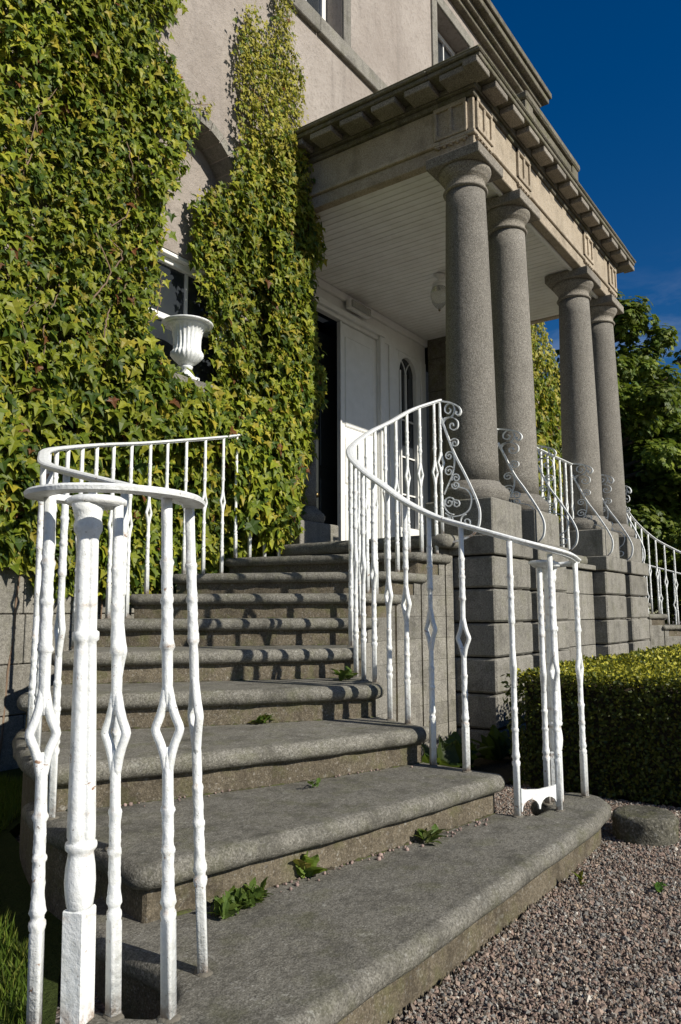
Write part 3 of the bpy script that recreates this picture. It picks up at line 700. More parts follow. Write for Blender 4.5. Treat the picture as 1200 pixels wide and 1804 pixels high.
def newel_mesh():
    b = MB(); b.box((-.0238, -.0238, 0), (.0238, .0238, .208), .003)
    def q(r, z, a):
        return r*(.74+.30*abs(math.cos(2*a))**.7) if .332 < z < .93 else r*(1+.012*math.sin(5*a+z*60))
    prof = [(.022, .206), (.0255, .214), (.0285, .235), (.030, .258), (.0285, .283), (.025, .305), (.0245, .312), (.030, .318), (.031, .324), (.030, .330), (.026, .333), (.0285, .338)]
    for i in range(9): prof.append((.0285-.0007*i, .36+.043*i))
    prof += [(.0225, .718), (.0275, .722), (.0280, .731), (.0275, .738), (.0225, .741)]
    for i in range(4): prof.append((.0228, .76+.055*i))
    prof += [(.0235, .935), (.0285, .945), (.0295, .957), (.0265, .968), (.030, .985), (.034, 1.0)]
    b.lathe(prof, (0, 0), 40, True, q); return b.mesh('newel_post', M['iron'])
NEW = newel_mesh()
mS = MB(); mS.lathe([(.022, -.004), (.021, .002), (.017, .004), (.012, .005)], (0, 0), 12, True, lambda r, z, a: r*(1+.13*math.sin(2*a+1)+.09*math.sin(5*a)))
SOCK = mS.mesh('socket', M['socket'])
def put_bal(parent, x, y, z0, ztop, ang, mesh=BAL, name='baluster', lean=(0, 0)):
    o = bpy.data.objects.new(name, mesh); col.objects.link(o)
    ax = Vector((lean[0], lean[1], ztop-z0))
    o.location = (x, y, z0); o.rotation_euler = (Vector((0, 0, 1)).rotation_difference(ax).to_matrix() @ Matrix.Rotation(ang, 3, 'Z')).to_euler(); o.scale = (1, 1, ax.length)
    if z0 < .95 or name != 'baluster':
        so2 = bpy.data.objects.new('socket', SOCK); col.objects.link(so2); so2.parent = o; so2.rotation_euler = (0, 0, random.uniform(0, 6.28))
    return attach(o, parent)
RSEC = [(-.020, -.001), (-.023, .002), (-.023, .008), (-.017, .0125), (0, .0145), (.017, .0125), (.023, .008), (.023, .002), (.020, -.001), (.011, -.003), (.009, -.009), (-.009, -.009), (-.011, -.003)]
def tread_z(x, y):
    best = .15
    for n in range(2, 11):
        L, Rr = bound(LB_, n), bound(RB_, n); d = Rr-L; nr = Vector((-d.y, d.x, 0)).normalized()     # uphill
        if (Vector((x, y, 0))-L).dot(nr) > -.0: best = n*RISE
        else: break
    return best
def railing(root, pts, start, step, extra_end=None):
    path = resample(catmull([Vector(p) for p in pts], 10), .03)
    return path

# --- inner (right-hand) stair railing
RR = [(3.40, 1.12, 1.155), (3.17, 1.09, 1.17), (2.97, 1.16, 1.20), (2.885, 1.35, 1.265), (2.89, 1.54, 1.33), (2.95, 1.73, 1.42), (3.05, 1.91, 1.525), (3.18, 2.10, 1.63), (3.42, 2.35, 1.78), (3.72, 2.54, 1.92), (4.10, 2.66, 2.095), (4.42, 2.70, 2.235), (4.73, 2.70, 2.39), (5.03, 2.64, 2.515)]
def flat_spiral(c, r0, r1, a0, a1, z0, z1, n=30):
    return [Vector((c[0]+(r0+(r1-r0)*i/n)*math.cos(R_(a0+(a1-a0)*i/n)), c[1]+(r0+(r1-r0)*i/n)*math.sin(R_(a0+(a1-a0)*i/n)), z0+(z1-z0)*i/n)) for i in range(n+1)]
ir = empty('stair_railing', (3.2, 1.1, .15), 'white iron railing on the column side of the near stair, ending beside the hedge', 'railing', 'wrought iron stair railings')
path = resample(catmull(RR, 10), .025)
m = MB(); m.sweep(path, RSEC, smooth=False); m.build('handrail', M['iron'], ir)
# bottom volute: curls back from the end to the newel
NWR = (3.235, 1.185)
vol = [Vector((3.40, 1.12, 1.150)), Vector((3.42, 1.17, 1.145)), Vector((3.39, 1.225, 1.14)), Vector((3.31, 1.245, 1.138)), Vector((3.22, 1.235, 1.137)), Vector((3.14, 1.215, 1.136)), Vector((3.12, 1.17, 1.136)), Vector((3.17, 1.15, 1.136))]
m = MB(); m.sweep(catmull(vol, 6), [(a, c_-.002) for a, c_ in RSEC], smooth=True); m.build('volute', M['iron'], ir)
m = MB(); m.lathe([(.05, 1.120), (.058, 1.126), (.058, 1.136), (.05, 1.142)], (3.20, 1.185), 20); m.build('volute_disc', M['iron'], ir)
put_bal(ir, 3.235, 1.185, .15, 1.122, .3, NEW, 'newel_post')
for (x, y, zt, a) in ((3.37, 1.115, 1.155, .0), (3.085, 1.125, 1.17, 0.9), (2.905, 1.225, 1.215, .55), (3.16, 1.20, 1.13, .5)): put_bal(ir, x, y, .15, zt, a)
L = 0; acc = 0
tot = [0]
for a, c_ in zip(path, path[1:]): tot.append(tot[-1]+(c_-a).length)
pos_d = .755
feet_R = []
while pos_d < tot[-1]-.02:
    j = max(i for i, v in enumerate(tot) if v <= pos_d); p = path[j]; q = path[min(j+1, len(path)-1)]
    ang = math.atan2(q.y-path[j-1].y, q.x-path[j-1].x)
    put_bal(ir, p.x, p.y, tread_z(p.x, p.y), p.z-.006, ang); pos_d += .176
put_bal(ir, 5.03, 2.64, 1.5, 2.51, R_(-30))
# boot scraper between two balusters
bs = empty('boot_scraper', (2.99, 1.16, .15), 'scalloped white iron boot scraper between balusters on the bottom step', 'boot scraper')
pa, pb = Vector((2.912, 1.213, 0)), Vector((3.078, 1.131, 0)); dd = pb-pa; ln = dd.length; e = dd.normalized(); nrm = Vector((-e.y, e.x, 0))
prof = [(0, .06), (0, .0), (.006, .0)]
prof = [(0.0, .105), (.02, .098), (ln/2, .092), (ln-.02, .098), (ln, .105), (ln, .018)]
for i in range(9): a = i/8*math.pi; prof.append((ln*.75+ln*.235*math.cos(a), .018+.042*math.sin(a)))
for i in range(9): a = i/8*math.pi; prof.append((ln*.25+ln*.235*math.cos(a), .018+.042*math.sin(a)))
prof.append((0, .018))
vs = [pa+e*u+nrm*s_*.004+Vector((0, 0, .15+v)) for s_ in (-1, 1) for u, v in prof]; n_ = len(prof)
m = MB(); m.add(vs, [tuple(range(n_)), tuple(range(2*n_-1, n_-1, -1))]+[(i, i+n_, (i+1) % n_+n_, (i+1) % n_) for i in range(n_)]); m.build('blade', M['iron'], bs)

# --- outer (left-hand) stair railing
LR = [(1.253, 1.315, 1.185), (1.36, 1.53, 1.235), (1.425, 1.78, 1.295), (1.475, 2.06, 1.365), (1.60, 2.42, 1.455), (1.78, 2.72, 1.55), (2.03, 3.07, 1.665), (2.38, 3.40, 1.785), (2.79, 3.65, 1.905), (3.2, 3.82, 2.01), (3.7, 3.94, 2.14), (4.13, 4.0, 2.25), (4.4, 4.06, 2.33), (4.7, 4.11, 2.42), (5.05, 4.13, 2.5)]
orl = empty('stair_railing', (1.1, 1.3, .15), 'white iron railing nearest the camera, on the ivy side of the near stair', 'railing', 'wrought iron stair railings')
path = resample(catmull(LR, 10), .025)
m = MB(); m.sweep(path, RSEC, smooth=False); m.build('handrail', M['iron'], orl)
vol = [Vector(p) for p in ((1.252, 1.312, 1.180), (1.205, 1.258, 1.178), (1.135, 1.212, 1.177), (1.05, 1.198, 1.176), (.96, 1.225, 1.175), (.90, 1.29, 1.174), (.89, 1.365, 1.173), (.92, 1.415, 1.172), (.985, 1.41, 1.171), (1.03, 1.375, 1.17))]
PSEC = [(-.023, -.006), (-.025, .002), (-.02, .007), (.02, .007), (.025, .002), (.023, -.006)]
m = MB(); m.sweep(catmull(vol, 8), PSEC, smooth=False); m.build('volute', M['iron'], orl)
m = MB(); m.lathe([(.05, 1.155), (.062, 1.160), (.062, 1.170), (.052, 1.176)], (1.02, 1.358), 22); m.build('volute_disc', M['iron'], orl)
put_bal(orl, 1.003, 1.336, .15, 1.157, R_(20), NEW, 'newel_post', (-.01, .014))
for (x, y, zt, a, le) in ((1.288, 1.285, 1.18, R_(65), (-.033, .04)), (1.114, 1.202, 1.174, R_(-55), (-.020, .022)), (1.058, 1.298, 1.158, R_(-75), (-.016, .018)), (.935, 1.373, 1.17, R_(-30), (-.010, .012))): put_bal(orl, x, y, .15, zt, a, lean=le)
tot = [0]
for a, c_ in zip(path, path[1:]): tot.append(tot[-1]+(c_-a).length)
pos_d = .50
while pos_d < tot[-1]-.02:
    j = max(i for i, v in enumerate(tot) if v <= pos_d); p = path[j]; q = path[min(j+1, len(path)-1)]
    ang = math.atan2(q.y-path[j-1].y, q.x-path[j-1].x)
    put_bal(orl, p.x, p.y, tread_z(p.x, p.y), p.z-.006, ang); pos_d += .218

# --- scrolled iron stays and porch guard rails
def spiral2(c, r, a0, turns, r1=.006, n=22):
    return [(c[0]+(r+(r1-r)*i/n)*math.cos(a0+turns*2*math.pi*i/n), c[1]+(r+(r1-r)*i/n)*math.sin(a0+turns*2*math.pi*i/n)) for i in range(n+1)]
def bracket_mesh(us):
    b = MB()
    def bar(pts, w_=.011, t_=.004, sm=True):
        P = [Vector((0, -u*us, v-1.5)) for u, v in pts]
        sec = [(-w_, -t_), (w_, -t_), (w_, t_), (-w_, t_)]
        b.sweep(P, sec, (1, 0, 0), False)
    def bar2(pts, w_=.009, t_=.004):
        # band whose width lies across the bracket plane
        P = [Vector((0, -u*us, v-1.5)) for u, v in pts]; vs = []; fs = []; n = len(P)
        for i, p in enumerate(P):
            t = (P[min(i+1, n-1)]-P[max(0, i-1)]).normalized(); nn_ = Vector((0, -t.z, t.y))
            for sx, sn in ((-1, -1), (1, -1), (1, 1), (-1, 1)): vs.append(p+Vector((sx*w_, 0, 0))+nn_*sn*t_)
        for i in range(n-1):
            for k_ in range(4): fs.append((i*4+k_, i*4+(k_+1) % 4, (i+1)*4+(k_+1) % 4, (i+1)*4+k_))
        fs += [(0, 3, 2, 1), (n*4-4, n*4-3, n*4-2, n*4-1)]; b.add(vs, fs)
    cr = lambda pts, n=6: [(p.x, p.y) for p in catmull([Vector((*q, 0)) for q in pts], n)]
    bar2(cr([(.0, 2.39), (.015, 2.345), (.1, 2.11), (.17, 1.97), (.225, 1.855), (.27, 1.75), (.295, 1.66), (.29, 1.57), (.265, 1.52), (.21, 1.475), (.05, 1.433)]), .011, .007)
    bar2(cr([(0, 2.512), (.05, 2.50), (.09, 2.487), (.145, 2.455), (.166, 2.416), (.15, 2.388), (.128, 2.40), (.132, 2.42)]), .014, .005)
    bar2(cr([(.005, 2.34), (.03, 2.375), (.09, 2.385), (.115, 2.43), (.10, 2.475), (.065, 2.485), (.038, 2.46), (.04, 2.425), (.07, 2.41), (.085, 2.435), (.07, 2.45)]))
    bar2(cr([(.012, 2.33), (.04, 2.37), (.09, 2.378), (.135, 2.345), (.138, 2.30), (.11, 2.28), (.078, 2.295), (.078, 2.325), (.1, 2.33), (.105, 2.31)]))
    for c_, r, a0, tn in (((.11, 2.18), .036, 2.6, -1.5), ((.062, 2.085), .036, 0.3, 1.5), ((.06, 1.97), .042, .2, 1.5), ((.115, 1.915), .036, 3.6, -1.6), ((.112, 1.862), .033, 2.8, 1.5), ((.055, 1.735), .045, 0, 1.6), ((.112, 1.722), .036, 3.2, -1.5), ((.05, 1.61), .034, 1.0, -1.5), ((.19, 1.585), .055, 1.6, 1.4)):
        bar2(spiral2(c_, r, a0, tn))
    bar2(cr([(.015, 1.80), (.05, 1.87), (.085, 1.94), (.105, 2.03), (.10, 2.10)])); bar2(cr([(.14, 1.845), (.20, 1.82), (.235, 1.76), (.215, 1.675), (.15, 1.637), (.07, 1.632), (.02, 1.66)]))
    bar2(cr([(.012, 1.76), (.02, 1.70), (.05, 1.66), (.09, 1.645)]))
    return b.mesh('scroll_stay', M['iron'])
B1, B2 = bracket_mesh(.95), bracket_mesh(1.3)
put = link('scroll_stay', B1, None); put.location = (5.035, 2.635, 1.5); put.rotation_euler = (0, 0, R_(8)); attach(put, ir)
YG = 2.66
def guard(xa, xb, xpost, label):
    g = empty('porch_guard_rail', ((xa+xb)/2, YG, 1.5), label, 'railing', 'porch guard rails between columns')
    m = MB(); m.sweep([(xa, YG, 2.50), (xb, YG, 2.50)], RSEC, smooth=True); m.build('handrail', M['iron'], g)
    n = max(1, round((xb-xa)/.19))
    for i in range(n+1):
        xx = xa+.02+(xb-xa-.04)*i/n; put_bal(g, xx, YG, 1.5, 2.494, 0)
    for xp in xpost:
        s_ = link('scroll_stay', B2, None); s_.location = (xp, YG-.01, 1.5); attach(s_, g)
    return g
guard(5.76, 6.12, (6.12,), 'short white iron guard rail between the two nearest columns')
guard(6.62, 8.06, (6.95, 8.06), 'white iron guard rail across the wide middle bay of columns')
guard(8.50, 9.05, (8.82,), 'short white iron guard rail between the two farthest columns')

# --- far stair: mirrored copies
def mirror_copy(root, label):
    c = copy_tree(root); c.location.x = MIR-root.location.x+.12; c.scale = (-1, 1, 1); c['label'] = label; return c
mirror_copy(stair, 'far granite staircase descending beyond the last column, mostly hidden')
mirror_copy(ir, 'far white iron railing sloping down beyond the last column')
mirror_copy(orl, 'far white iron railing against the house front, seen between columns')

# ------------------------------------------------------------------ drum stone
m = MB()
def lump(r, z, a): return r*(1+.03*math.sin(2*a+1)+.02*math.sin(5*a+z*40)+.016*math.sin(9*a-z*60)+.012*math.sin(14*a+z*90))
m.lathe([(.130, -.05), (.133, .0), (.130, .02), (.134, .04), (.131, .06), (.134, .07), (.131, .085), (.124, .095), (.112, .099), (.05, .100)], (3.465, .90), 28, True, lump)
tag(m.build('drum_stone', granite('drum_granite', (.085, .082, .062), (.16, .15, .115), .5, .2, .6, 1.8, 100)), 'low round mossy stone on the gravel beside the bottom step', 'stone')

# ------------------------------------------------------------------ urn
ur = empty('urn', (3.88, 4.16, 2.65), 'white fluted garden urn with flared rim on the ivy-framed window sill', 'urn')
ur.scale = (1, 1, 1)
def flute(r, z, a): return r*(1+.06*math.cos(22*a)) if 2.86 < z < 3.10 else r
m = MB(); m.box((3.795, 4.075, 2.65), (3.965, 4.245, 2.69), .006); m.build('foot_plate', M['iron'], ur)
m = MB(); m.lathe([(.075, 2.688), (.078, 2.70), (.05, 2.725), (.04, 2.755), (.052, 2.765), (.055, 2.78), (.04, 2.79)], (3.88, 4.16), 28); m.build('stem', M['iron'], ur)
m = MB(); m.lathe([(.04, 2.788), (.085, 2.81), (.125, 2.845), (.142, 2.875), (.136, 2.90), (.120, 2.92), (.116, 2.96), (.119, 3.02), (.132, 3.08), (.162, 3.12), (.205, 3.135)], (3.88, 4.16), 88, True, flute); m.build('bowl', M['iron'], ur)
m = MB(); m.lathe([(.20, 3.132), (.226, 3.142), (.229, 3.152), (.21, 3.160), (.15, 3.13), (.10, 3.08)], (3.88, 4.16), 40); m.build('rim', M['iron'], ur)
ur.scale = (.84, .84, .90)

# ------------------------------------------------------------------ ivy
IVY_L = [(-2.5, 1.3), (-2.5, 7.2), (3.77, 7.2), (3.77, 6.28), (3.78, 5.78), (3.68, 5.58), (3.59, 5.43), (3.47, 5.3), (3.63, 5.21), (3.8, 5.1), (3.89, 4.96), (4.01, 4.86), (3.9, 4.67), (3.85, 4.36), (3.73, 4.13), (3.66, 4.03), (3.64, 3.71), (3.63, 3.35), (3.55, 3.06), (3.6, 2.73), (3.78, 2.58), (4.25, 2.61), (4.45, 2.58), (4.48, 1.29), (3.99, 1.14), (3.57, 1.07), (3.19, 1.05), (2.87, 1.11), (2.73, 1.21), (2.65, 1.26), (2.44, 1.28), (2.02, 1.21)]
IVY_R = [(4.5, 5.96), (4.59, 6.24), (4.74, 6.43), (4.82, 6.35), (4.98, 6.28), (5.06, 6.93), (5.25, 7.07), (5.2, 6.43), (5.41, 6.15), (5.41, 5.79), (5.31, 5.49), (5.46, 5.4), (5.49, 5.17), (5.5, 4.89), (5.61, 4.65), (5.69, 4.44), (5.53, 4.21), (5.54, 3.7), (5.58, 3.27), (5.73, 3.17), (5.7, 3.02), (5.51, 2.81), (5.48, 2.38), (5.33, 2.09), (5.26, 1.68), (5.15, 1.47), (4.41, 1.29), (4.42, 2.56), (4.36, 2.63), (4.30, 2.89), (4.20, 3.25), (4.08, 3.51), (4.0, 3.77), (3.97, 3.94), (3.99, 4.12), (4.21, 4.36), (4.37, 4.47), (4.47, 4.62), (4.5, 4.84), (4.52, 5.22), (4.52, 5.76)]
SPRIG = [(3.86, 4.95), (3.95, 5.02), (4.02, 5.12), (4.25, 5.23), (4.22, 5.06), (4.03, 4.88), (3.91, 4.82)]
def ivy_cols(n, r, yellow):
    u = r.random(n); g = np.empty((n, 3))
    base = np.array([[.042, .080, .008], [.12, .165, .011], [.225, .26, .018], [.33, .335, .03]])
    k_ = r.choice(4, n, p=[.20, .32, .30, .18]); g[:] = base[k_]
    ye = u < yellow; g[ye] = np.array([.36, .30, .03])*r.uniform(.7, 1.15, (ye.sum(), 1))
    br = u > .985; g[br] = np.array([.16, .055, .02])
    return g*r.uniform(.8, 1.25, (n, 1))
def ivy_patch(root, poly, y0, density, thick, size, seed, yellow=.08, keep=300, xr=None, ztop=5.4):
    r = np.random.default_rng(seed); P = np.asarray(poly); lo, hi = P.min(0), P.max(0)
    if xr: lo[0] = max(lo[0], xr)
    n = int(density*(hi[0]-lo[0])*(hi[1]-lo[1])); q = r.uniform(lo, hi, (n, 2))
    j = q+r.normal(0, .045, q.shape); q = q[in_poly(j, poly)]
    bump_ = fbm2(q[:, 0], q[:, 1], 6, seed); gap = fbm2(q[:, 0], q[:, 1], 12, seed+5)
    hi_ = np.clip((q[:, 1]-ztop+1.2)/1.2, 0, 1)
    dep = r.random(len(q))**.8
    ok = ~((gap < -.5) & (dep > .3)); q, bump_, dep, hi_ = q[ok], bump_[ok], dep[ok], hi_[ok]; n = len(q)
    # thinner towards the outline
    cxy = P.mean(0)
    th = thick*(.55+.45*bump_)*1.0
    ins = in_poly(q+np.array([.09, 0]), poly) & in_poly(q-np.array([.09, 0]), poly) & in_poly(q+np.array([0, .09]), poly) & in_poly(q-np.array([0, .09]), poly)
    th = np.where(ins, th, th*.45)*(1-.6*hi_)+.02
    pos = np.stack([q[:, 0], y0-dep*np.maximum(th, .02)-.01, q[:, 1]], 1)
    nrm = np.stack([r.normal(0, .5, n), -np.ones(n), r.normal(.45, .42, n)], 1)
    tip = np.stack([r.normal(0, .65, n), -.25*np.ones(n), -1+r.normal(0, .3, n)], 1)
    rot = frames(nrm, tip); s = size*r.uniform(.5, 1.25, n)*(1+.2*bump_)*(1-.33*hi_)*(1+.35*np.clip((3.2-q[:, 1])/1.6, 0, 1)); cols = ivy_cols(n, r, yellow)
    tint = (r.random(n) < .65*hi_); cols[tint] = np.array([.40, .36, .05])*r.uniform(.7, 1.2, (tint.sum(), 1))
    cols *= (1+.35*fbm2(q[:, 0], q[:, 1], 2.2, seed+9))[:, None]
    scl = np.stack([s*r.uniform(.85, 1.15, n), s, s], 1)
    # the largest, outermost leaves become single parts
    score = scl[:, 1]*(.6+dep)*np.where((q[:, 0] > 2.0), 1, .01)
    idx = np.argsort(-score)[:keep]; rest = np.setdiff1d(np.arange(n), idx)
    fo = scatter('foliage', IVYV, IVYF, pos[rest], rot[rest], scl[rest], cols[rest], M['ivy'], root); fo['kind'] = 'stuff'
    if keep:
        protos = []
        for t in range(8):
            me = bpy.data.meshes.new('leaf'); me.from_pydata(IVYV, [], IVYF); ca = me.attributes.new('Col', 'FLOAT_COLOR', 'POINT')
            cc = ivy_cols(1, r, .25 if t == 0 else .0)[0]
            for d in ca.data: d.color = (*cc, 1)
            me.materials.append(M['ivy']); me.update(); protos.append(me)
        inv = wmat(root).inverted()
        for i in idx:
            o = bpy.data.objects.new('leaf', protos[int(r.integers(8))]); col.objects.link(o)
            Rm = Matrix([list(rot[i][a]) for a in range(3)]).to_euler(); o.location = pos[i]; o.rotation_euler = Rm; o.scale = scl[i]
            o.parent = root; o.matrix_parent_inverse = inv
    return pos
def ivy_stems(root, runs, rad=.008):
    for pts in runs:
        m = MB(); pth = catmull([Vector(p) for p in pts], 6)
        pth = [p+Vector((random.uniform(-.012, .012), random.uniform(-.006, .006), 0)) for p in pth]
        m.tube(pth, rad, 5, lambda t: 1-.6*t, (0, 1, 0)); m.build('stem', M['vine'], root)
iv = empty('ivy', (2.6, 4.3, 0), 'broad dense green ivy covering the house wall left of the niche', 'ivy', 'ivy on the house wall')
ivy_patch(iv, IVY_L, YF-.06, 2500, .24, .066, 11, .11, 300, 1.4, 7.2)
ivy_patch(iv, [(3.1, 2.1), (4.75, 2.1), (4.75, 2.45), (4.35, 2.52), (4.1, 2.60), (3.9, 2.63), (3.6, 2.68), (3.45, 2.85), (3.2, 2.7)], 4.10, 1500, .10, .074, 13, .12, 0)
ivy_patch(iv, SPRIG, YF-.03, 420, .06, .07, 12, .05, 0)
ivy_stems(iv, [[(2.6, 4.30, .0), (2.7, 4.3, 1.2), (2.9, 4.29, 2.5), (2.85, 4.29, 4.2), (3.2, 4.29, 6)], [(3.3, 4.30, 0), (3.3, 4.3, 1.3), (3.45, 4.29, 3), (3.62, 4.29, 4.2), (3.86, 4.29, 4.9), (4.2, 4.3, 5.15)], [(3.75, 4.3, 5.3), (3.74, 4.28, 4.9), (3.80, 4.26, 4.5), (3.76, 4.28, 4.2)], [(3.86, 4.31, 4.75), (3.88, 4.29, 4.45), (3.84, 4.3, 4.2)], [(3.1, 4.3, .0), (3.6, 4.28, 1.5), (4.1, 4.28, 2.4)]])
rs = random.Random(5); runs = []
for q in range(16):
    x_, z_ = rs.uniform(2.2, 3.5), rs.uniform(1.2, 3.6); pts = []
    for j in range(6): pts.append((x_, YF-.13-rs.uniform(0, .09), z_)); x_ = min(3.6, x_+rs.uniform(-.12, .14)); z_ += rs.uniform(.12, .3)
    runs.append(pts)
ivy_stems(iv, runs, .006)
iv2 = empty('ivy', (4.9, 4.3, 0), 'tall narrow yellow-green ivy between the niche and the portico', 'ivy', 'ivy on the house wall')
ivy_patch(iv2, IVY_R, YF-.06, 2700, .19, .065, 21, .16, 300, None, 5.5)
FRONT = [(x, z) for x, z in IVY_R]
kf = 4.07/4.22
FR = [(5.05, 5.55), (5.31, 5.49), (5.46, 5.4), (5.49, 5.17), (5.5, 4.89), (5.61, 4.65), (5.69, 4.44), (5.53, 4.21), (5.54, 3.7), (5.58, 3.27), (5.73, 3.17), (5.7, 3.02), (5.51, 2.81), (5.48, 2.38), (5.30, 2.09), (5.2, 1.68), (5.0, 1.47), (4.85, 1.6), (4.95, 3), (5.0, 4.5)]
ivy_patch(iv2, [(x*kf, EYE+(z-EYE)*kf) for x, z in FR], 4.12, 1900, .10, .072, 22, .15, 0)
ivy_patch(iv2, [(4.3, 1.6), (5.05, 1.6), (5.1, 2.2), (5.0, 2.65), (4.5, 2.6), (4.22, 2.35), (4.3, 2.15)], 4.08, 900, .12, .072, 23, .12, 0)
ivy_stems(iv2, [[(4.8, 4.3, 1.2), (4.8, 4.3, 2.2), (4.9, 4.28, 3.5), (4.8, 4.3, 5), (5.0, 4.3, 6.2), (5.15, 4.3, 7.0)], [(4.6, 4.3, 1.2), (4.5, 4.29, 2.5), (4.55, 4.29, 4.6), (4.62, 4.3, 6.2)]], .01)
iv3 = empty('ivy', (10.6, 4.3, 0), 'ivy on the house front beyond the portico, glimpsed between columns', 'ivy', 'ivy on the house wall')
ivy_patch(iv3, [(9.9, .6), (12.3, .4), (12.3, 3.0), (12.2, 5.2), (11.5, 5.9), (10.9, 5.6), (10.2, 4.6), (9.9, 3)], YF-.05, 900, .3, .10, 33, .25, 60)
ivy_stems(iv3, [[(10.6, 4.3, 0), (10.6, 4.3, 2), (10.9, 4.29, 4.5)]])

# ------------------------------------------------------------------ hedge
hedge = empty('hedge', (6.0, 1.0, 0), 'low clipped box hedge with sunlit top beside the stair', 'hedge')
def hedge_block(root, x0, x1, y0, y1, h, dens, seed, xbreak=5.2):
    r = np.random.default_rng(seed); P = []; Nn = []; S_ = []
    def face(n, fn, nrm, sz):
        a, b_ = r.random(n), r.random(n); p = fn(a, b_); P.append(p); Nn.append(np.tile(nrm, (n, 1))); S_.append(np.full(n, sz))
    face(int(dens*(min(x1, xbreak)-x0)*(y1-y0)), lambda a, b_: np.stack([x0+(min(x1, xbreak)-x0)*a, y0+(y1-y0)*b_, np.full_like(a, h)], 1), (0, 0, 1), .021)
    if x1 > xbreak: face(int(dens*.45*(x1-xbreak)*(y1-y0)), lambda a, b_: np.stack([xbreak+(x1-xbreak)*a, y0+(y1-y0)*b_, np.full_like(a, h)], 1), (0, 0, 1), .03)
    face(int(dens*1.1*(y1-y0)*h), lambda a, b_: np.stack([np.full_like(a, x0), y0+(y1-y0)*a, h*b_], 1), (-1, 0, .05), .021)
    face(int(dens*.35*(x1-x0)*h), lambda a, b_: np.stack([x0+(x1-x0)*a, np.full_like(a, y0), h*b_], 1), (0, -1, .2), .03)
    face(int(dens*.2*(x1-x0)*h), lambda a, b_: np.stack([x0+(x1-x0)*a, np.full_like(a, y1), h*b_], 1), (0, 1, .2), .03)
    P = np.concatenate(P); N0 = np.concatenate(Nn); S_ = np.concatenate(S_); n = len(P)
    cl = fbm2(P[:, 0]*1.0+P[:, 2]*3, P[:, 1]+P[:, 2]*2, 7, seed)
    P = P+N0*(cl*.03-r.random(n)**1.6*np.where(N0[:, 0] < -.5, .11, .05))[:, None]+r.normal(0, .006, P.shape); P[:, 2] = np.maximum(P[:, 2], .01)
    nr = N0*.9+r.normal(0, .55, (n, 3)); tip = r.normal(0, .7, (n, 3))+N0*.8
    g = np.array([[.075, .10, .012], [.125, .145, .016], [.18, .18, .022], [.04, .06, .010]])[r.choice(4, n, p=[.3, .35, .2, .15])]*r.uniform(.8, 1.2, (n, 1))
    new = (N0[:, 2] > .5)&(r.random(n) < .6); g[new] = np.array([.46, .43, .04])*r.uniform(.6, 1.2, (new.sum(), 1)); g[N0[:, 0] < -.5] *= .6  # top leaves yellower; stair-side face darkened, its shade put into the leaf colour
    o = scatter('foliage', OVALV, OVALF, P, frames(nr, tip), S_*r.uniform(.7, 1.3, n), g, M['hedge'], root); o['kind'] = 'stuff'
    m = MB(); m.box((x0+.10, y0+.05, -.02), (x1-.05, y1-.05, h-.055), .02); m.build('twig_core', M['soil'], root)
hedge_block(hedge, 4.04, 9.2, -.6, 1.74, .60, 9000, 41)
for (hx, hy) in ((5.2, .5), (6.5, 1.0), (8, .6)):
    m = MB(); m.tube([(hx, hy, -.02), (hx+.02, hy, .25), (hx, hy+.03, .5)], .03, 6); m.build('stem', M['bark'], hedge)

# ------------------------------------------------------------------ trees
def tree(name, label, base, h, rad, nleaf, size, seed, tone, zlow=.12):
    root = empty(name, base, label, 'tree', 'trees beyond the house'); r = np.random.default_rng(seed); rr = random.Random(seed)
    bx_, by_, bz = base; m = MB()
    m.tube([(bx_, by_, bz-.2), (bx_+.1, by_, h*.3), (bx_-.1, by_+.1, h*.6), (bx_, by_, h*.78)], .02*h+.04, 8, lambda t: 1-.85*t, (0, 1, 0)); tips = []
    for i in range(34):
        z = h*(zlow+.8*rr.random()); a = rr.uniform(0, 6.28); prof = math.sin(min(1, (1.02-z/h)*1.25)*1.57); L_ = rad*prof*rr.uniform(.55, 1.05)
        p0 = Vector((bx_, by_, z)); p2 = p0+Vector((math.cos(a)*L_, math.sin(a)*L_, L_*.35+.2)); p1 = p0.lerp(p2, .5)+Vector((0, 0, -.1))
        m.tube([p0, p1, p2], .05*h/8, 5, lambda t: 1-.8*t, (0, 0, 1)); tips += [(p0.lerp(p2, .55), L_*.32), (p2, L_*.3), (p0.lerp(p2, .8)+Vector((rr.uniform(-.4, .4), rr.uniform(-.4, .4), .3)), L_*.28)]
    m.build('trunk', M['bark'], root)
    cen = np.array([t[0] for t in tips]); cr = np.array([max(.35, t[1]) for t in tips])
    k_ = r.choice(len(cen), nleaf, p=cr**2/(cr**2).sum()); d = r.normal(0, 1, (nleaf, 3)); d /= np.linalg.norm(d, axis=1, keepdims=True)
    P = cen[k_]+d*(cr[k_]*r.random(nleaf)**.4)[:, None]*np.array([1, 1, .75]); P[:, 2] = np.maximum(P[:, 2], .1)
    clump = r.uniform(.6, 1.3, len(cen))[k_]
    nr = d*.7+np.array([0, -.35, .7])+r.normal(0, .35, d.shape); tip = np.stack([r.normal(0, .7, nleaf), r.normal(0, .7, nleaf), -np.ones(nleaf)*.8], 1)
    g = np.asarray(tone)[r.choice(len(tone), nleaf)]*(clump*r.uniform(.8, 1.2, nleaf))[:, None]
    o = scatter('crown', MAPLEV, MAPLEF, P, frames(nr, tip), size*r.uniform(.7, 1.3, nleaf), g, M['tree'], root)
    return root
T1 = [(.14, .19, .024), (.20, .24, .03), (.09, .14, .018)]; T2 = [(.055, .085, .018), (.08, .11, .022), (.11, .135, .028)]
tree('sycamore_tree', 'pale green broadleaf tree rising directly behind the farthest column', (17.6, 4.7, 0), 8.3, 2.3, 26000, .13, 51, T1)
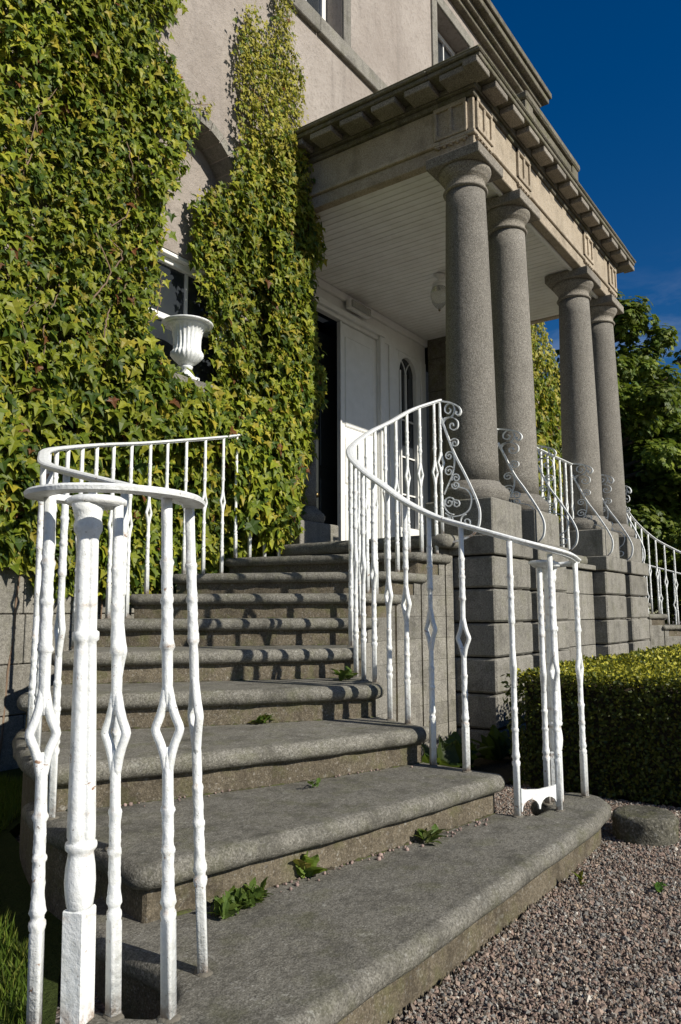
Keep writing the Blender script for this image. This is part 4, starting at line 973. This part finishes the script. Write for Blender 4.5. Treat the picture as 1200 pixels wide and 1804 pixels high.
tree('sycamore_tree', 'low leafy green tree spreading beside the far stair', (17.2, 2.7, 0), 5.0, 2.3, 19000, .12, 52, T1, .05)
tree('sycamore_tree', 'leafy tree seen through the gap between the middle columns', (19.5, 6.9, 0), 7.4, 2.3, 17000, .14, 56, T1, .05)
tree('broadleaf_tree', 'dark green tree at the right edge behind the paler one', (24.0, 4.6, 0), 9.4, 3.3, 20000, .17, 53, T2)
tree('broadleaf_tree', 'dark bushy tree filling the gap under the far railing', (24, 1.6, 0), 6.5, 3.6, 16000, .17, 55, T2, .03)

# ------------------------------------------------------------------ weeds in the joints
def weed(x, y, z, n, L_, spread, seed, tone, label, nameit='weed', up_=.55):
    root = empty(nameit, (x, y, z), label, 'weed'); r = random.Random(seed); protos = []
    for t in range(3):
        me = bpy.data.meshes.new('leaf'); V = []; F = []
        for i in range(6):
            s = i/5; wd = .25*math.sin(math.pi*(.12+.86*s))**.8*(1+.35*(i % 2)); zz = .35*s-.42*s*s
            V += [(-wd, s, zz+.05), (0, s, zz), (wd, s, zz+.05)]
        for i in range(5): a = i*3; F += [(a, a+1, a+4, a+3), (a+1, a+2, a+5, a+4)]
        me.from_pydata(V, [], F); ca = me.attributes.new('Col', 'FLOAT_COLOR', 'POINT'); cc = [q*r.uniform(.7, 1.3) for q in tone]
        for d in ca.data: d.color = (*cc, 1)
        me.materials.append(M['weed']); me.update(); protos.append(me)
    inv = wmat(root).inverted()
    for i in range(n):
        o = bpy.data.objects.new('leaf', r.choice(protos)); col.objects.link(o); l = L_*r.uniform(.5, 1.15)
        o.scale = (l, l, l); o.rotation_euler = (R_(r.uniform(5, 65)*up_*1.6), R_(r.uniform(-25, 25)), r.uniform(0, 6.28))
        o.location = (x+r.uniform(-1, 1)*spread, y+r.uniform(-.35, .35)*spread, z+r.uniform(0, .02)); o.parent = root; o.matrix_parent_inverse = inv
GR, YG_ = (.11, .17, .03), (.20, .25, .04)
weed(1.60, 1.47, .15, 120, .042, .085, 61, GR, 'bushy dark green weed sprouting on the bottom step', 'weed', .95)
weed(1.90, 1.47, .15, 14, .075, .03, 62, YG_, 'upright fern-like weed in the joint behind the bottom step', 'fern', 1.0)
weed(2.42, 1.34, .15, 16, .055, .03, 63, GR, 'small green tuft in the bottom step joint nearer the boot scraper')
weed(2.63, 2.27, .45, 16, .055, .04, 64, GR, 'small weed on the third step, midway along its joint')
weed(3.16, 2.22, .60, 18, .07, .05, 65, GR, 'leafy weed beside the inner railing on the fourth step')
weed(2.28, 1.74, .30, 10, .035, .03, 66, GR, 'tiny green sprig in the second step joint')
weed(2.83, .70, 0, 12, .03, .03, 67, GR, 'low green plant growing in the gravel')
weed(2.72, .93, 0, 5, .05, .008, 68, YG_, 'single yellow-green shoot at the foot of the bottom step', 'weed', 1.3)
weed(3.30, 1.33, 0.0, 8, .07, .03, 69, GR, 'grassy sprout at the foot of the end baluster by the hedge')
for i, (x, y) in enumerate(((4.0, 2.15), (4.35, 2.2), (4.7, 2.1))):
    weed(x, y, 0, 26, .20, .10, 80+i, (.03, .06, .014), ('dark leafy plant in the bed nearest the stair', 'dark leafy plant in the bed midway to the pier', 'dark leafy plant in the bed against the pier')[i], 'bed_plant', .9)
# ------------------------------------------------------------------ pebbles
ICO = bmesh.new(); bmesh.ops.create_icosphere(ICO, subdivisions=1, radius=1); icov = np.array([v.co[:] for v in ICO.verts]); icof = np.array([[v.index for v in f.verts] for f in ICO.faces]); ICO.free()
icov = icov*(1+np.random.default_rng(3).uniform(-.16, .16, (len(icov), 1)))
ov = np.array([(1, 0, 0), (-1, 0, 0), (0, 1, 0), (0, -1, 0), (0, 0, 1), (0, 0, -1)], float)*np.array([1.1, .85, 1.05, .95, .9, 1.05])[:, None]+np.random.default_rng(4).normal(0, .16, (6, 3))
of = np.array([(0, 2, 4), (2, 1, 4), (1, 3, 4), (3, 0, 4), (2, 0, 5), (1, 2, 5), (3, 1, 5), (0, 3, 5)])
def pebbles(n, x0, x1, y0, y1, s0, seed, name, label, zb=-.012):
    r = np.random.default_rng(seed); P = np.stack([r.uniform(x0, x1, n), r.uniform(y0, y1, n), np.zeros(n)], 1)
    keep = ~((P[:, 1] > 1.0) & (P[:, 0] < 2.92) & (P[:, 0] > .8)) & ~((P[:, 0] > 4.05) & (P[:, 1] > -.55)); P = P[keep]; n = len(P)
    s = s0*np.exp(r.normal(0, .33, n)); P[:, 2] = zb+r.random(n)*.014
    a = r.normal(0, 1, (n, 3)); b_ = r.normal(0, 1, (n, 3)); rot = frames(a, b_)
    scl = s[:, None]*np.stack([r.uniform(.8, 1.35, n), r.uniform(.75, 1.1, n), r.uniform(.55, .9, n)], 1)
    pal = np.array([[.25, .185, .16], [.29, .225, .19], [.19, .155, .135], [.21, .21, .205], [.28, .27, .255], [.15, .135, .12], [.33, .26, .205], [.48, .46, .43]])
    g = pal[r.choice(8, n, p=[.2, .16, .16, .16, .1, .1, .08, .04])]*r.uniform(.9, 1.35, (n, 1))*np.array([1.0, .97, .9])
    tag(scatter(name, ov, of, P, rot, scl, g, M['pebble'], None, False), label, 'gravel', None, 'stuff')
pebbles(150000, 1.0, 4.15, .15, 1.8, .0049, 71, 'gravel_pebbles', 'loose pinkish grey gravel in front of the bottom step')
pebbles(14000, -.2, 5.5, -1.2, .1, .0085, 72, 'gravel_pebbles', 'loose gravel spreading towards the drive')
r = np.random.default_rng(73); n = 130   # grit swept into the step joints
P = []
for i in range(n):
    nstep = r.choice([2, 2, 2, 3, 3]); t = r.random(); L, Rr = bound(LB_, nstep), bound(RB_, nstep); d = Rr-L; nr = Vector((d.y, -d.x, 0)).normalized(); q = L.lerp(Rr, .12+.8*t)+nr*(.0 if nstep == 3 else .0)+nr*(-.04+.0+abs(r.normal(0, .02))+.03); P.append((q.x, q.y, (nstep-1)*RISE+.003))
P = np.array(P); tag(scatter('joint_grit', icov, icof, P, frames(r.normal(0, 1, (n, 3)), r.normal(0, 1, (n, 3))), .004*np.exp(r.normal(0, .4, n)), np.array([[.3, .22, .19]])*r.uniform(.5, 1.3, (n, 1)), M['pebble'], None, True), 'small stray pebbles caught along the lower step joints', 'grit', None, 'stuff')
# ------------------------------------------------------------------ grass
n = 60000; r = np.random.default_rng(75); P = np.stack([r.uniform(.2, 2.5, n), r.uniform(1.40, 4.2, n), np.full(n, .018)], 1)
P = P[in_poly(P[:, :2], [(-1, 1.44), (.98, 1.44), (1.28, 1.9), (1.42, 2.3), (1.75, 2.95), (2.6, 3.75), (3.2, 4.25), (-1, 4.25)])]; n = len(P)
GV = [(-.06, 0, 0), (.06, 0, 0), (-.045, .5, .06), (.045, .5, .06), (0, 1, .25)]; GF = [(0, 1, 3), (0, 3, 2), (2, 3, 4)]
tipd = np.stack([r.normal(0, .45, n), r.normal(0, .45, n), np.ones(n)], 1); nr = np.stack([r.normal(0, 1, n), r.normal(0, 1, n), np.full(n, .15)], 1)
g = np.array([[.09, .15, .018], [.13, .19, .024], [.19, .21, .04], [.06, .10, .014]])[r.choice(4, n, p=[.35, .3, .15, .2])]*r.uniform(.8, 1.2, (n, 1))
tag(scatter('grass', GV, GF, P, frames(nr, tipd), np.stack([.04*np.ones(n), .04*r.uniform(.5, 1.7, n), .04*np.ones(n)], 1), g, M['grass']), 'short rough grass on the ivy side of the stair', 'grass', None, 'stuff')
